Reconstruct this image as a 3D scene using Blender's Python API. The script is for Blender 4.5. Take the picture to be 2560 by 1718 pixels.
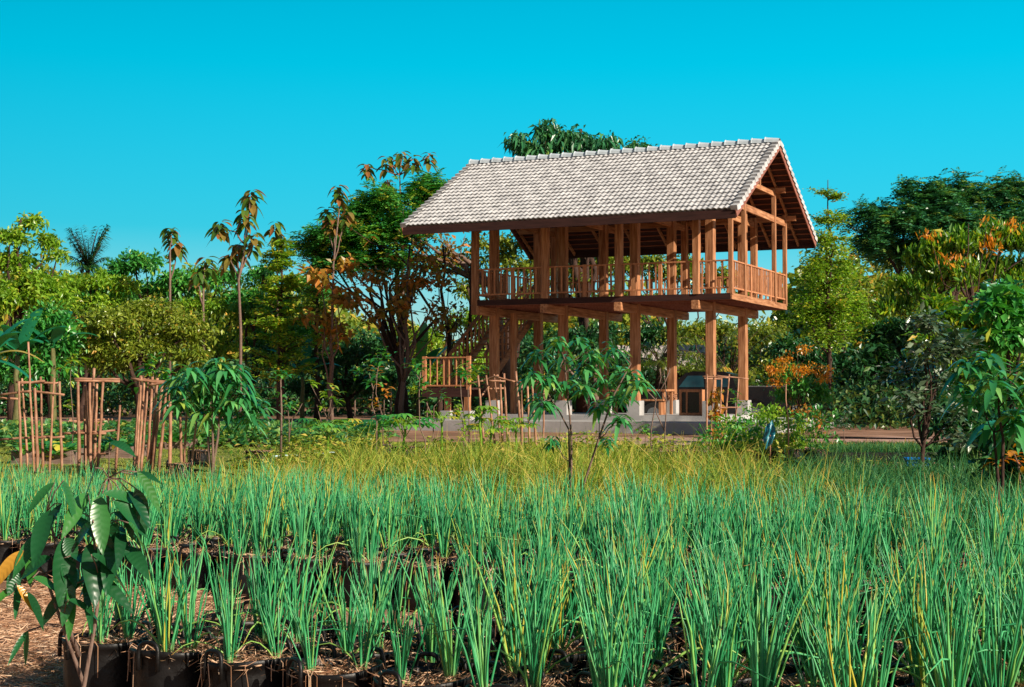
import bpy, math, random
import numpy as np
R = math.radians
rng = np.random.default_rng(7)
random.seed(7)
for o in list(bpy.data.objects):
    bpy.data.objects.remove(o)
C = bpy.context.scene
COL = C.collection

# ------------------------------------------------------------------ camera, sky, sun, exposure
FPX, PITCH, EYE = 3608.0, 0.0311, 1.21
cam = bpy.data.cameras.new('camera')
cam.sensor_width = 36.0
cam.lens = FPX / 2560 * 36.0
cam.clip_end = 2000
co = bpy.data.objects.new('camera', cam)
COL.objects.link(co)
co.location = (0, 0, EYE)
co.rotation_euler = (math.pi / 2 + PITCH, 0, 0)
C.camera = co

SUN_EL, SUN_AZ = R(28), math.atan2(-0.64, 0.77)      # direction towards the sun, measured from +X
sdir = np.array([math.cos(SUN_EL) * math.cos(SUN_AZ), math.cos(SUN_EL) * math.sin(SUN_AZ), math.sin(SUN_EL)])
sl = bpy.data.lights.new('sun', 'SUN')
sl.energy = 5.0
sl.angle = R(0.5)
sl.color = (1.0, 0.88, 0.72)
so = bpy.data.objects.new('sun', sl)
COL.objects.link(so)
from mathutils import Vector, Matrix
so.rotation_euler = Vector(sdir).to_track_quat('Z', 'Y').to_euler()

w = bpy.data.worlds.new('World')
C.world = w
w.use_nodes = True
nt = w.node_tree
bg = nt.nodes['Background']
sky = nt.nodes.new('ShaderNodeTexSky')
sky.sky_type = 'NISHITA'
sky.sun_disc = False
sky.sun_elevation = SUN_EL
sky.sun_rotation = math.pi / 2 - SUN_AZ
sky.air_density = 1.0
sky.dust_density = 0.3
sky.ozone_density = 2.0
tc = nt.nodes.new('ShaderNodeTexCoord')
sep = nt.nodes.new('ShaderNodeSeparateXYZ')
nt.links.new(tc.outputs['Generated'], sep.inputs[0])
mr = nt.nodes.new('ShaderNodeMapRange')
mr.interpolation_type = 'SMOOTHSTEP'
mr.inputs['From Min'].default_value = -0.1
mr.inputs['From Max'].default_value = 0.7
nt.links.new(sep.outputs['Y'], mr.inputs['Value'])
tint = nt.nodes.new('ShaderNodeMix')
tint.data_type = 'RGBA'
tint.inputs[6].default_value = (0.47, 0.41, 0.38, 1)      # unseen sky behind the camera, toned to control the fill light
zr = nt.nodes.new('ShaderNodeValToRGB')                      # turquoise sky ahead, paler towards the horizon
e = zr.color_ramp.elements
e[0].position = 0.0; e[0].color = (0.50, 0.60, 0.64, 1)
e[1].position = 0.22; e[1].color = (0.0, 0.86, 0.83, 1)
e.new(0.05).color = (0.34, 0.58, 0.66, 1)
e.new(0.11).color = (0.06, 0.62, 0.69, 1)
nt.links.new(sep.outputs['Z'], zr.inputs[0])
nt.links.new(zr.outputs[0], tint.inputs[7])
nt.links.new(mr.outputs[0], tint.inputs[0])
mul = nt.nodes.new('ShaderNodeMix')
mul.data_type = 'RGBA'
mul.blend_type = 'MULTIPLY'
mul.inputs[0].default_value = 1.0
nt.links.new(sky.outputs[0], mul.inputs[6])
nt.links.new(tint.outputs[2], mul.inputs[7])
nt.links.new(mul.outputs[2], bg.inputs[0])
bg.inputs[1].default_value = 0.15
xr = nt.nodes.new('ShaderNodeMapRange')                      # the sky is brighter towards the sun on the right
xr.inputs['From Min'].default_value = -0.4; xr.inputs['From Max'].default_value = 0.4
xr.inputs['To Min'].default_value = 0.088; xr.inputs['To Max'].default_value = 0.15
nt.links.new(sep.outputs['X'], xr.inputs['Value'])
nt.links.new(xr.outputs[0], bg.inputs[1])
C.view_settings.view_transform = 'Standard'
C.view_settings.look = 'None'
C.view_settings.exposure = 0.58
C.view_settings.gamma = 1.0
C.cycles.max_bounces = 6
C.cycles.transmission_bounces = 4
C.cycles.use_denoising = True

K = 2560 / 2336.0
def pw(px, py, d):
    """world point seen at full-size photograph pixel (px,py) at forward distance d"""
    a = (px - 1280) / FPX
    b = (859 - py) / FPX
    cy, sy = math.cos(PITCH), math.sin(PITCH)
    y = cy - b * sy
    z = sy + b * cy
    s = d / y
    return np.array([a * s, d, EYE + z * s])
def pd(x, y, d):
    return pw(x * K, y * K, d)
def gd(y):
    """forward distance of the ground seen at photograph row y (2336-wide reading)"""
    b = (859 - y * K) / FPX
    cy, sy = math.cos(PITCH), math.sin(PITCH)
    return -EYE * (cy - b * sy) / (sy + b * cy)

# ------------------------------------------------------------------ mesh builder
class MB:
    def __init__(s):
        s.v = []; s.q = []; s.t = []; s.r = []; s.a = []; s.n = 0
    def add(s, v, q=None, t=None, rnd=0.5, along=0.0):
        v = np.asarray(v, float).reshape(-1, 3)
        k = len(v)
        s.v.append(v)
        if q is not None and len(q): s.q.append(np.asarray(q, np.int64).reshape(-1, 4) + s.n)
        if t is not None and len(t): s.t.append(np.asarray(t, np.int64).reshape(-1, 3) + s.n)
        s.r.append(np.broadcast_to(np.asarray(rnd, float), (k,)))
        s.a.append(np.broadcast_to(np.asarray(along, float), (k,)))
        s.n += k
    def box(s, lo, hi, M=None):
        x0, y0, z0 = lo; x1, y1, z1 = hi
        v = np.array([[x0,y0,z0],[x1,y0,z0],[x1,y1,z0],[x0,y1,z0],[x0,y0,z1],[x1,y0,z1],[x1,y1,z1],[x0,y1,z1]], float)
        if M is not None: v = v @ M[:3,:3].T + M[:3,3]
        s.add(v, [[0,3,2,1],[4,5,6,7],[0,1,5,4],[1,2,6,5],[2,3,7,6],[3,0,4,7]])
    def bar(s, p, q, w, h, up=(0,0,1), j=0.0):
        """rectangular bar from p to q, w across, h along up"""
        p = np.array(p, float); q = np.array(q, float)
        d = q - p; L = np.linalg.norm(d); d /= L
        u = np.array(up, float); side = np.cross(d, u); side /= np.linalg.norm(side); u = np.cross(side, d)
        M = np.eye(4); M[:3,0] = d; M[:3,1] = -side; M[:3,2] = u; M[:3,3] = p
        c = min(w, h) * 0.08
        prof = [(-w/2+c,-h/2),(w/2-c,-h/2),(w/2,-h/2+c),(w/2,h/2-c),(w/2-c,h/2),(-w/2+c,h/2),(-w/2,h/2-c),(-w/2,-h/2+c)]
        v = np.array([[x,a,b] for x in (0, L) for a, b in prof]); v = v @ M[:3,:3].T + M[:3,3]
        qd = [[i,(i+1)%8,8+(i+1)%8,8+i] for i in range(8)]
        s.add(v, [[a[3],a[2],a[1],a[0]] for a in qd] + [[0,1,2,3],[0,3,4,7],[4,5,6,7],[11,10,9,8],[15,12,11,8],[15,14,13,12]])
    def tube(s, pts, rad, n=6, rnd=0.5, cap=True):
        pts = np.asarray(pts, float); m = len(pts)
        rad = np.broadcast_to(np.asarray(rad, float), (m,))
        d = np.gradient(pts, axis=0); d /= np.linalg.norm(d, axis=1)[:,None] + 1e-9
        ref = np.array([0.13, 0.97, 0.2]) if abs(d[:,2]).mean() > 0.6 else np.array([0.05, 0.1, 1.0])
        sx = np.cross(d, ref); sx /= np.linalg.norm(sx, axis=1)[:,None] + 1e-9
        sy = np.cross(d, sx)
        ang = np.arange(n) * 2 * math.pi / n
        v = pts[:,None,:] + rad[:,None,None] * (np.cos(ang)[None,:,None]*sx[:,None,:] + np.sin(ang)[None,:,None]*sy[:,None,:])
        v = v.reshape(-1, 3)
        i = np.arange(m-1)[:,None]*n; j = np.arange(n)[None,:]; j2 = (j+1) % n
        q = np.stack([i+j, i+j2, i+n+j2, i+n+j], -1).reshape(-1, 4)
        t = []
        if cap:
            v = np.vstack([v, pts[0], pts[-1]])
            a, b = m*n, m*n+1
            t = [[a,(k+1)%n,k] for k in range(n)] + [[b,(m-1)*n+k,(m-1)*n+(k+1)%n] for k in range(n)]
        al = np.repeat(np.linspace(0,1,m), n)
        if cap: al = np.append(al, [0,1])
        s.add(v, q, t, rnd, al)
    def leaves(s, P, D, N, L, W, segs=2, droop=0.0, fold=0.25, rnd=None, tip=0.42):
        P = np.asarray(P, float).reshape(-1,3); n = len(P)
        if not n: return
        D = unit(np.broadcast_to(np.asarray(D, float), (n,3)))
        N = np.broadcast_to(np.asarray(N, float), (n,3))
        S = unit(np.cross(D, N) + 1e-6); Nn = np.cross(S, D)
        L = np.broadcast_to(np.asarray(L, float), (n,)); W = np.broadcast_to(np.asarray(W, float), (n,))
        dr = np.broadcast_to(np.asarray(droop, float), (n,))
        if rnd is None: rnd = rng.random(n)
        Z = np.array([0,0,1.0])
        if segs == 1:
            a = P; b = P + D*(L*tip)[:,None] + S*(W/2)[:,None] + Nn*(W*fold/2)[:,None]
            c = P + D*L[:,None] - Z*(dr*L)[:,None]; e = P + D*(L*tip)[:,None] - S*(W/2)[:,None] + Nn*(W*fold/2)[:,None]
            v = np.stack([a,b,c,e],1).reshape(-1,3)
            s.add(v, np.arange(4*n).reshape(n,4), None, np.repeat(rnd,4), np.tile([0,.5,1,.5],n))
            return
        ts = np.linspace(0,1,segs+1); rows = []
        for t in ts:
            c = P + D*(L*t)[:,None] - Z*(dr*L*t*t)[:,None]
            wv = W/2*max(0.05, math.sin(math.pi*min(1,(t**(0.9)))) ** 0.75 if 0 < t < 1 else 0.05)
            rows += [c - S*wv[:,None] + Nn*(wv*fold)[:,None], c, c + S*wv[:,None] + Nn*(wv*fold)[:,None]]
        v = np.stack(rows, 1); k = 3*(segs+1)
        f = []
        for i in range(segs):
            b0 = 3*i; f += [[b0,b0+1,b0+4,b0+3],[b0+1,b0+2,b0+5,b0+4]]
        q = (np.arange(n)[:,None,None]*k + np.array(f)[None]).reshape(-1,4)
        s.add(v.reshape(-1,3), q, None, np.repeat(rnd,k), np.tile((ts[:,None]+np.array([-0.07,0.0,-0.07])).ravel(),n))
    def mesh(s, name, mat, smooth=False):
        me = bpy.data.meshes.new(name)
        V = np.vstack(s.v); nq = sum(len(x) for x in s.q); ntr = sum(len(x) for x in s.t)
        Q = np.vstack(s.q).ravel() if s.q else np.zeros(0, int)
        T = np.vstack(s.t).ravel() if s.t else np.zeros(0, int)
        me.vertices.add(len(V)); me.vertices.foreach_set('co', V.ravel().astype(np.float32))
        loops = np.concatenate([Q, T]).astype(np.int32)
        me.loops.add(len(loops)); me.loops.foreach_set('vertex_index', loops)
        starts = np.concatenate([np.arange(nq)*4, nq*4 + np.arange(ntr)*3]).astype(np.int32)
        me.polygons.add(nq+ntr); me.polygons.foreach_set('loop_start', starts)
        me.polygons.foreach_set('loop_total', np.concatenate([np.full(nq,4), np.full(ntr,3)]).astype(np.int32))
        me.update(calc_edges=True)
        me.polygons.foreach_set('use_smooth', np.full(nq+ntr, bool(smooth)))
        for nm, arr in (('rnd', s.r), ('along', s.a)):
            at = me.attributes.new(nm, 'FLOAT', 'POINT'); at.data.foreach_set('value', np.concatenate(arr).astype(np.float32))
        if mat: me.materials.append(mat)
        return me
    def build(s, name, mat, parent=None, smooth=False):
        o = bpy.data.objects.new(name, s.mesh(name, mat, smooth)); COL.objects.link(o)
        if parent: o.parent = parent
        return o
def unit(a):
    return a / (np.linalg.norm(a, axis=-1, keepdims=True) + 1e-9)
def rdir(n):
    return unit(rng.normal(size=(n,3)))
def tag(o, label=None, cat=None, group=None, kind=None):
    if label: o['label'] = label
    if cat: o['category'] = cat
    if group: o['group'] = group
    if kind: o['kind'] = kind
    return o
def empty(name, loc, rz=0, label=None, cat=None, group=None):
    o = bpy.data.objects.new(name, None); COL.objects.link(o)
    o.location = loc; o.rotation_euler = (0,0,rz); o.empty_display_size = 0.1
    return tag(o, label, cat, group)
def copy_tree(o, parent=None):
    c = o.copy(); COL.objects.link(c); c.parent = parent
    for ch in list(o.children): copy_tree(ch, c)
    return c

# ------------------------------------------------------------------ materials
def newmat(name):
    m = bpy.data.materials.new(name); m.use_nodes = True
    return m, m.node_tree, m.node_tree.nodes['Principled BSDF']
def ramp(nt, stops):
    r = nt.nodes.new('ShaderNodeValToRGB'); e = r.color_ramp.elements
    while len(e) < len(stops): e.new(0.5)
    for i, (p, c) in enumerate(stops):
        e[i].position = p; e[i].color = (*c, 1)
    return r
def noise(nt, scale, detail=4, vec=None, sc=None, rough=0.55):
    n = nt.nodes.new('ShaderNodeTexNoise'); n.inputs['Scale'].default_value = scale; n.inputs['Detail'].default_value = detail
    n.inputs['Roughness'].default_value = rough
    t = nt.nodes.new('ShaderNodeTexCoord'); src = t.outputs[vec or 'Object']
    if sc:
        mp = nt.nodes.new('ShaderNodeMapping'); mp.inputs['Scale'].default_value = sc
        nt.links.new(src, mp.inputs[0]); src = mp.outputs[0]
    nt.links.new(src, n.inputs['Vector'])
    return n
def surf(name, stops, scale=4, sc=None, rough=0.7, bump=0.2, bscale=30, spec=0.3, detail=5, metal=0.0, bsc=None, ov=0.0):
    m, nt, b = newmat(name)
    n = noise(nt, scale, detail, sc=sc); r = ramp(nt, stops)
    nt.links.new(n.outputs[0], r.inputs[0])
    col = r.outputs[0]
    if ov:
        oi = nt.nodes.new('ShaderNodeObjectInfo'); mp = nt.nodes.new('ShaderNodeMapRange')
        mp.inputs['To Min'].default_value = 1-ov; mp.inputs['To Max'].default_value = 1+ov
        nt.links.new(oi.outputs['Random'], mp.inputs['Value'])
        h = nt.nodes.new('ShaderNodeHueSaturation'); nt.links.new(mp.outputs[0], h.inputs['Value']); nt.links.new(col, h.inputs['Color']); col = h.outputs[0]
    nt.links.new(col, b.inputs['Base Color'])
    b.inputs['Roughness'].default_value = rough; b.inputs['Specular IOR Level'].default_value = spec; b.inputs['Metallic'].default_value = metal
    if bump:
        n2 = noise(nt, bscale, 4, sc=bsc or sc); bp = nt.nodes.new('ShaderNodeBump'); bp.inputs['Strength'].default_value = bump; bp.inputs['Distance'].default_value = 0.02
        nt.links.new(n2.outputs[0], bp.inputs['Height']); nt.links.new(bp.outputs[0], b.inputs['Normal'])
    return m
def leafmat(name, stops, trans=0.3, rough=0.34, spec=0.5, tipcol=None, tcol=None, vein=False, tip0=0.82):
    m, nt, b = newmat(name)
    a = nt.nodes.new('ShaderNodeAttribute'); a.attribute_name = 'rnd'
    r = ramp(nt, stops); nt.links.new(a.outputs['Fac'], r.inputs[0]); col = r.outputs[0]
    if tipcol:
        al = nt.nodes.new('ShaderNodeAttribute'); al.attribute_name = 'along'
        mp = nt.nodes.new('ShaderNodeMapRange'); mp.inputs['From Min'].default_value = tip0; mp.inputs['From Max'].default_value = 1.0
        nt.links.new(al.outputs['Fac'], mp.inputs['Value'])
        gt = nt.nodes.new('ShaderNodeMath'); gt.operation = 'GREATER_THAN'; gt.inputs[1].default_value = 0.72
        nt.links.new(a.outputs['Fac'], gt.inputs[0])
        mm = nt.nodes.new('ShaderNodeMath'); mm.operation = 'MULTIPLY'; nt.links.new(mp.outputs[0], mm.inputs[0]); nt.links.new(gt.outputs[0], mm.inputs[1])
        mx = nt.nodes.new('ShaderNodeMix'); mx.data_type = 'RGBA'; nt.links.new(mm.outputs[0], mx.inputs[0]); nt.links.new(col, mx.inputs[6]); mx.inputs[7].default_value = (*tipcol, 1)
        col = mx.outputs[2]
    if name == 'onion_green':
        al3 = nt.nodes.new('ShaderNodeAttribute'); al3.attribute_name = 'along'
        mb = nt.nodes.new('ShaderNodeMapRange'); mb.inputs['From Min'].default_value = 0.0; mb.inputs['From Max'].default_value = 0.16
        mb.inputs['To Min'].default_value = 0.8; mb.inputs['To Max'].default_value = 0.0
        nt.links.new(al3.outputs['Fac'], mb.inputs['Value'])
        mx3 = nt.nodes.new('ShaderNodeMix'); mx3.data_type = 'RGBA'; nt.links.new(mb.outputs[0], mx3.inputs[0]); nt.links.new(col, mx3.inputs[6]); mx3.inputs[7].default_value = (0.45, 0.50, 0.16, 1)
        col = mx3.outputs[2]
    n = noise(nt, 9, 3)
    h = nt.nodes.new('ShaderNodeHueSaturation'); mp2 = nt.nodes.new('ShaderNodeMapRange')
    mp2.inputs['To Min'].default_value = 0.75; mp2.inputs['To Max'].default_value = 1.28
    nt.links.new(n.outputs[0], mp2.inputs['Value']); nt.links.new(mp2.outputs[0], h.inputs['Value']); nt.links.new(col, h.inputs['Color']); col = h.outputs[0]
    nt.links.new(col, b.inputs['Base Color'])
    b.inputs['Roughness'].default_value = rough; b.inputs['Specular IOR Level'].default_value = spec
    if vein:
        wv = nt.nodes.new('ShaderNodeTexWave'); wv.inputs['Scale'].default_value = 26; wv.inputs['Distortion'].default_value = 1
        al2 = nt.nodes.new('ShaderNodeAttribute'); al2.attribute_name = 'along'
        cx = nt.nodes.new('ShaderNodeCombineXYZ'); mv = nt.nodes.new('ShaderNodeMath'); mv.operation = 'MULTIPLY'; mv.inputs[1].default_value = 0.115
        nt.links.new(al2.outputs['Fac'], mv.inputs[0]); nt.links.new(mv.outputs[0], cx.inputs[0]); nt.links.new(cx.outputs[0], wv.inputs['Vector'])
        wv.inputs['Distortion'].default_value = 0
        bp = nt.nodes.new('ShaderNodeBump'); bp.inputs['Strength'].default_value = 0.14; bp.inputs['Distance'].default_value = 0.004
        nt.links.new(wv.outputs[0], bp.inputs['Height']); nt.links.new(bp.outputs[0], b.inputs['Normal'])
    tr = nt.nodes.new('ShaderNodeBsdfTranslucent')
    h2 = nt.nodes.new('ShaderNodeMix'); h2.data_type = 'RGBA'; h2.blend_type = 'MULTIPLY'; h2.inputs[0].default_value = 1.0
    nt.links.new(col, h2.inputs[6]); h2.inputs[7].default_value = (*(tcol or (1.5,1.5,0.55)), 1)
    nt.links.new(h2.outputs[2], tr.inputs[0])
    ms = nt.nodes.new('ShaderNodeMixShader'); ms.inputs[0].default_value = trans
    nt.links.new(b.outputs[0], ms.inputs[1]); nt.links.new(tr.outputs[0], ms.inputs[2])
    nt.links.new(ms.outputs[0], nt.nodes['Material Output'].inputs[0])
    return m

WS = [(0.25,(0.15,0.055,0.022)),(0.42,(0.31,0.13,0.055)),(0.58,(0.44,0.205,0.095)),(0.78,(0.60,0.33,0.18))]
wood_z = surf('wood_upright', WS, 3, (6,6,0.6), 0.65, 0.35, 14, ov=0.12)
wood_x = surf('wood_lengthwise', WS, 3, (0.6,6,6), 0.65, 0.35, 14, ov=0.12)
wood_y = surf('wood_crosswise', WS, 3, (6,0.6,6), 0.65, 0.35, 14, ov=0.12)
wood_rail = surf('wood_rail', [(0.3,(0.34,0.13,0.055)),(0.7,(0.58,0.26,0.12))], 5, (3,3,1), 0.6, 0.2, 20)
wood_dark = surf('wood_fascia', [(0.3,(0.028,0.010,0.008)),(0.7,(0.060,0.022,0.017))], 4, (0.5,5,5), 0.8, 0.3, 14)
wood_barge = surf('wood_bargeboard', [(0.3,(0.20,0.07,0.045)),(0.7,(0.33,0.13,0.09))], 4, (5,0.5,0.5), 0.7, 0.3, 14)
wood_batten = surf('wood_batten', [(0.3,(0.16,0.05,0.025)),(0.7,(0.36,0.13,0.07))], 6, (0.4,4,4), 0.75, 0.2, 14)
tile_m = surf('roof_tile', [(0.28,(0.29,0.29,0.295)),(0.5,(0.45,0.445,0.445)),(0.74,(0.62,0.61,0.605))], 3.5, None, 0.75, 0.15, 40, detail=8)
ridge_m = surf('ridge_tile', [(0.3,(0.36,0.42,0.46)),(0.7,(0.52,0.58,0.62))], 4, None, 0.65, 0.1, 30)
conc = surf('concrete', [(0.25,(0.27,0.265,0.26)),(0.5,(0.37,0.36,0.35)),(0.75,(0.48,0.47,0.455))], 1.6, None, 0.85, 0.25, 30, detail=8)
dirt = surf('dirt', [(0.3,(0.20,0.10,0.055)),(0.5,(0.34,0.18,0.11)),(0.7,(0.47,0.28,0.19))], 1.3, None, 0.95, 0.7, 8, detail=10)
dirt2 = surf('pale_dirt', [(0.3,(0.30,0.16,0.11)),(0.7,(0.52,0.33,0.26))], 2, None, 0.95, 0.5, 12, detail=8)
lawn_m = surf('lawn_soil', [(0.3,(0.10,0.12,0.02)),(0.6,(0.20,0.22,0.035)),(0.8,(0.28,0.24,0.07))], 2, None, 0.95, 0.5, 20, detail=8)
bark = surf('bark', [(0.3,(0.022,0.012,0.009)),(0.7,(0.085,0.045,0.032))], 10, (4,4,0.8), 0.9, 0.6, 20)
bark_pale = surf('pale_bark', [(0.3,(0.11,0.068,0.05)),(0.7,(0.24,0.16,0.125))], 14, (4,4,1), 0.9, 0.4, 30)
bamboo = surf('bamboo', [(0.3,(0.20,0.09,0.05)),(0.55,(0.36,0.18,0.105)),(0.8,(0.52,0.31,0.21))], 7, (1,1,1), 0.55, 0.15, 30, ov=0.2)
plastic = surf('black_plastic', [(0.3,(0.003,0.003,0.003)),(0.7,(0.010,0.009,0.009))], 6, None, 0.45, 0.5, 9, spec=0.3)
straw_m = leafmat('straw', [(0,(0.20,0.09,0.045)),(0.4,(0.42,0.23,0.13)),(0.8,(0.66,0.43,0.28)),(1,(0.75,0.55,0.38))], 0.1, 0.7, 0.2)
soil_m = surf('soil', [(0.3,(0.03,0.015,0.009)),(0.7,(0.14,0.07,0.045))], 20, None, 0.95, 1.0, 40)
onion_m = leafmat('onion_green', [(0,(0.018,0.20,0.07)),(0.4,(0.04,0.34,0.12)),(0.75,(0.10,0.47,0.18)),(0.95,(0.22,0.52,0.12)),(1,(0.6,0.5,0.06))], 0.18, 0.38, 0.45, tipcol=(0.60,0.30,0.05), tip0=0.88, tcol=(1.2,1.4,0.6))
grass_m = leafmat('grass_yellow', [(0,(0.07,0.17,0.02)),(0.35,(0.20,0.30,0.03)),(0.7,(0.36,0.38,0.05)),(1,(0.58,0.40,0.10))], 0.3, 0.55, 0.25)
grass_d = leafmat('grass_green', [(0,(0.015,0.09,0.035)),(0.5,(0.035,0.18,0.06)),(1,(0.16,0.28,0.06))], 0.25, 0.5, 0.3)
lawn_g = leafmat('lawn_grass', [(0,(0.09,0.16,0.015)),(0.5,(0.20,0.28,0.03)),(1,(0.38,0.36,0.08))], 0.3, 0.6, 0.2)
mango_m = leafmat('mango_leaf', [(0,(0.018,0.13,0.035)),(0.5,(0.045,0.27,0.075)),(0.85,(0.13,0.42,0.13)),(1,(0.34,0.42,0.05))], 0.22, 0.27, 1.0)
coffee_m = leafmat('glossy_leaf', [(0,(0.008,0.06,0.02)),(0.6,(0.018,0.12,0.035)),(0.93,(0.05,0.2,0.03)),(0.97,(0.4,0.28,0.03)),(1,(0.5,0.25,0.03))], 0.25, 0.32, 0.6, vein=True)
L_olive = leafmat('olive_leaves', [(0,(0.052,0.108,0.01)),(0.5,(0.165,0.236,0.021)),(0.85,(0.328,0.374,0.044)),(1,(0.626,0.335,0.053))], 0.3)
L_yg = leafmat('yellow_green_leaves', [(0,(0.065,0.179,0.01)),(0.5,(0.182,0.358,0.024)),(0.85,(0.377,0.501,0.041)),(1,(0.585,0.393,0.049))], 0.35)
L_green = leafmat('green_leaves', [(0,(0.021,0.144,0.03)),(0.5,(0.051,0.27,0.047)),(0.85,(0.135,0.406,0.051)),(1,(0.541,0.473,0.051))], 0.28)
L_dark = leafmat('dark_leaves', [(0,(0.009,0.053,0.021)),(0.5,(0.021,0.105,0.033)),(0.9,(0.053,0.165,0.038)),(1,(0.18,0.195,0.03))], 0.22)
L_feather = leafmat('feathery_leaves', [(0,(0.017,0.101,0.051)),(0.5,(0.038,0.186,0.075)),(0.9,(0.094,0.287,0.075)),(1,(0.338,0.372,0.051))], 0.25)
L_brown = leafmat('brown_leaves', [(0,(0.078,0.047,0.009)),(0.35,(0.218,0.172,0.018)),(0.7,(0.437,0.187,0.031)),(1,(0.686,0.234,0.047))], 0.3)
L_teak = leafmat('teak_leaves', [(0,(0.04,0.11,0.015)),(0.45,(0.12,0.2,0.025)),(0.7,(0.22,0.17,0.035)),(1,(0.33,0.11,0.04))], 0.3)
L_cassia = leafmat('cassia_leaves', [(0,(0.02,0.08,0.01)),(0.45,(0.07,0.21,0.015)),(0.78,(0.24,0.38,0.02)),(0.93,(0.5,0.45,0.02)),(1,(0.7,0.27,0.02))], 0.35)
L_orange = leafmat('orange_leaves', [(0,(0.40,0.20,0.01)),(0.5,(0.6,0.26,0.015)),(1,(0.62,0.14,0.01))], 0.35)
L_pale = leafmat('pale_glossy_leaves', [(0,(0.02,0.06,0.025)),(0.55,(0.07,0.13,0.06)),(0.85,(0.2,0.24,0.16)),(1,(0.5,0.46,0.38))], 0.12, 0.25, 0.8)
L_banana = leafmat('banana_leaves', [(0,(0.01,0.12,0.05)),(0.6,(0.02,0.22,0.09)),(0.9,(0.12,0.32,0.05)),(1,(0.5,0.35,0.03))], 0.3)

# ------------------------------------------------------------------ ground
def sheet(name, pts, z, mat):
    m = MB(); n = len(pts)
    v = [(x, y, z) for x, y in pts]
    c = np.mean(np.array(v), axis=0)
    m.add(np.vstack([v, c]), None, [[i, (i+1) % n, n] for i in range(n)])
    return tag(m.build(name, mat), kind='structure')
def blobpoly(x0, x1, y0, y1, jag=0.4, n=60):
    p = []
    for i in range(n): p.append((x0+(x1-x0)*i/n, y0+rng.normal()*jag))
    for i in range(8): p.append((x1+rng.normal()*jag, y0+(y1-y0)*i/8))
    for i in range(n): p.append((x1-(x1-x0)*i/n, y1+rng.normal()*jag))
    for i in range(8): p.append((x0+rng.normal()*jag, y1-(y1-y0)*i/8))
    return p
ground_m = surf('ground_soil', [(0.3,(0.13,0.065,0.035)),(0.5,(0.25,0.13,0.075)),(0.7,(0.40,0.23,0.15))], 0.9, None, 0.95, 0.7, 8, detail=12)
sheet('ground', [(-900,-60),(900,-60),(900,1500),(-900,1500)], 0.0, ground_m)
sheet('lawn', blobpoly(-16, 1.5, 17, 32.5, 0.5), 0.004, lawn_m)
sheet('path', blobpoly(0.0, 30, 30.0, 36.0, 0.35), 0.004, dirt2)

def blades(mb, x, y, h, wdt, lean=0.25, segs=4, curl=0.3, z=0.0):
    n = len(x); a = rng.random(n)*2*math.pi; ln = np.abs(rng.normal(size=n))*lean
    D = np.stack([np.cos(a)*ln, np.sin(a)*ln, np.ones(n)], 1)
    N = np.stack([-np.sin(a+rng.normal(size=n)), np.cos(a+rng.normal(size=n)), np.zeros(n)], 1)
    P = np.stack([x, y, np.full(n, z)], 1)
    D = unit(D); S = unit(np.cross(D, N)); n_ = n
    ts = np.linspace(0, 1, segs+1); out = np.stack([np.cos(a), np.sin(a), -0.75*np.ones(n)], 1)
    cu = np.abs(rng.normal(size=n))*curl; rows = []
    for t in ts:
        c = P + D*(h*t)[:,None] + out*(h*cu*t*t*t)[:,None]
        ww = wdt*(1-t*0.93)/2*(0.6+0.8*min(1,t*4))
        rows += [c - S*np.broadcast_to(ww,(n,))[:,None], c + S*np.broadcast_to(ww,(n,))[:,None]]
    v = np.stack(rows, 1); k = 2*(segs+1)
    f = np.array([[2*i,2*i+1,2*i+3,2*i+2] for i in range(segs)])
    q = (np.arange(n)[:,None,None]*k + f[None]).reshape(-1,4)
    mb.add(v.reshape(-1,3), q, None, np.repeat(rng.random(n),k), np.tile(np.repeat(ts,2),n))
def clumped(n, x0, x1, y0, y1, per=14, s=0.06):
    k = max(1, n//per); cx = rng.uniform(x0,x1,k); cy = rng.uniform(y0,y1,k)
    i = rng.integers(0,k,n)
    return cx[i]+rng.normal(size=n)*s, cy[i]+rng.normal(size=n)*s
# short lawn grass
m = MB(); x, y = clumped(52000, -13, 1.3, 17.5, 32.3, 8, 0.07)
blades(m, x, y, rng.uniform(0.015,0.06,len(x)), 0.012, 0.7, 2, 0.3)
tag(m.build('lawn_grass', lawn_g), 'short sunlit yellow-green lawn grass behind the onion beds', 'grass', kind='stuff')
# tall wild grass behind the onion beds
m = MB()
for n, x0, x1, y0, y1, h0, h1 in ((13000,-2.7,2.9,12.0,16,0.35,0.75),(5500,-1.2,2.4,10.4,12.4,0.25,0.5),(3500,-4.4,-2.2,12.8,16,0.15,0.45),(7500,-2.2,3.0,16,20,0.35,0.8)):
    x, y = clumped(n, x0, x1, y0, y1, 26, 0.07)
    hf = 0.6+0.6*(np.sin(x*3.1+y*1.7)*np.cos(y*4.3-x*2.2)*0.5+0.5)
    blades(m, x, y, rng.uniform(h0,h1,len(x))*hf, 0.013, 0.42, 5, 0.75)
tag(m.build('wild_grass', grass_m), 'tall wild yellow-green grass growing between the onion beds and the house', 'grass', kind='stuff')
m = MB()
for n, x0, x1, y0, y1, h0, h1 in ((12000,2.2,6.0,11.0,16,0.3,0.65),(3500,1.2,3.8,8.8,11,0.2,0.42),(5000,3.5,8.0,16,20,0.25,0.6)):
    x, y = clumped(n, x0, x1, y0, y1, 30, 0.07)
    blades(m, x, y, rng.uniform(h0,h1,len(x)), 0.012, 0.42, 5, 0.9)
tag(m.build('shade_toned_grass', grass_d), 'arching grass under the trees at the right edge, coloured dark for their shade', 'grass', kind='stuff')  # the trees' shadow is put into the darker blade colour
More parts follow.
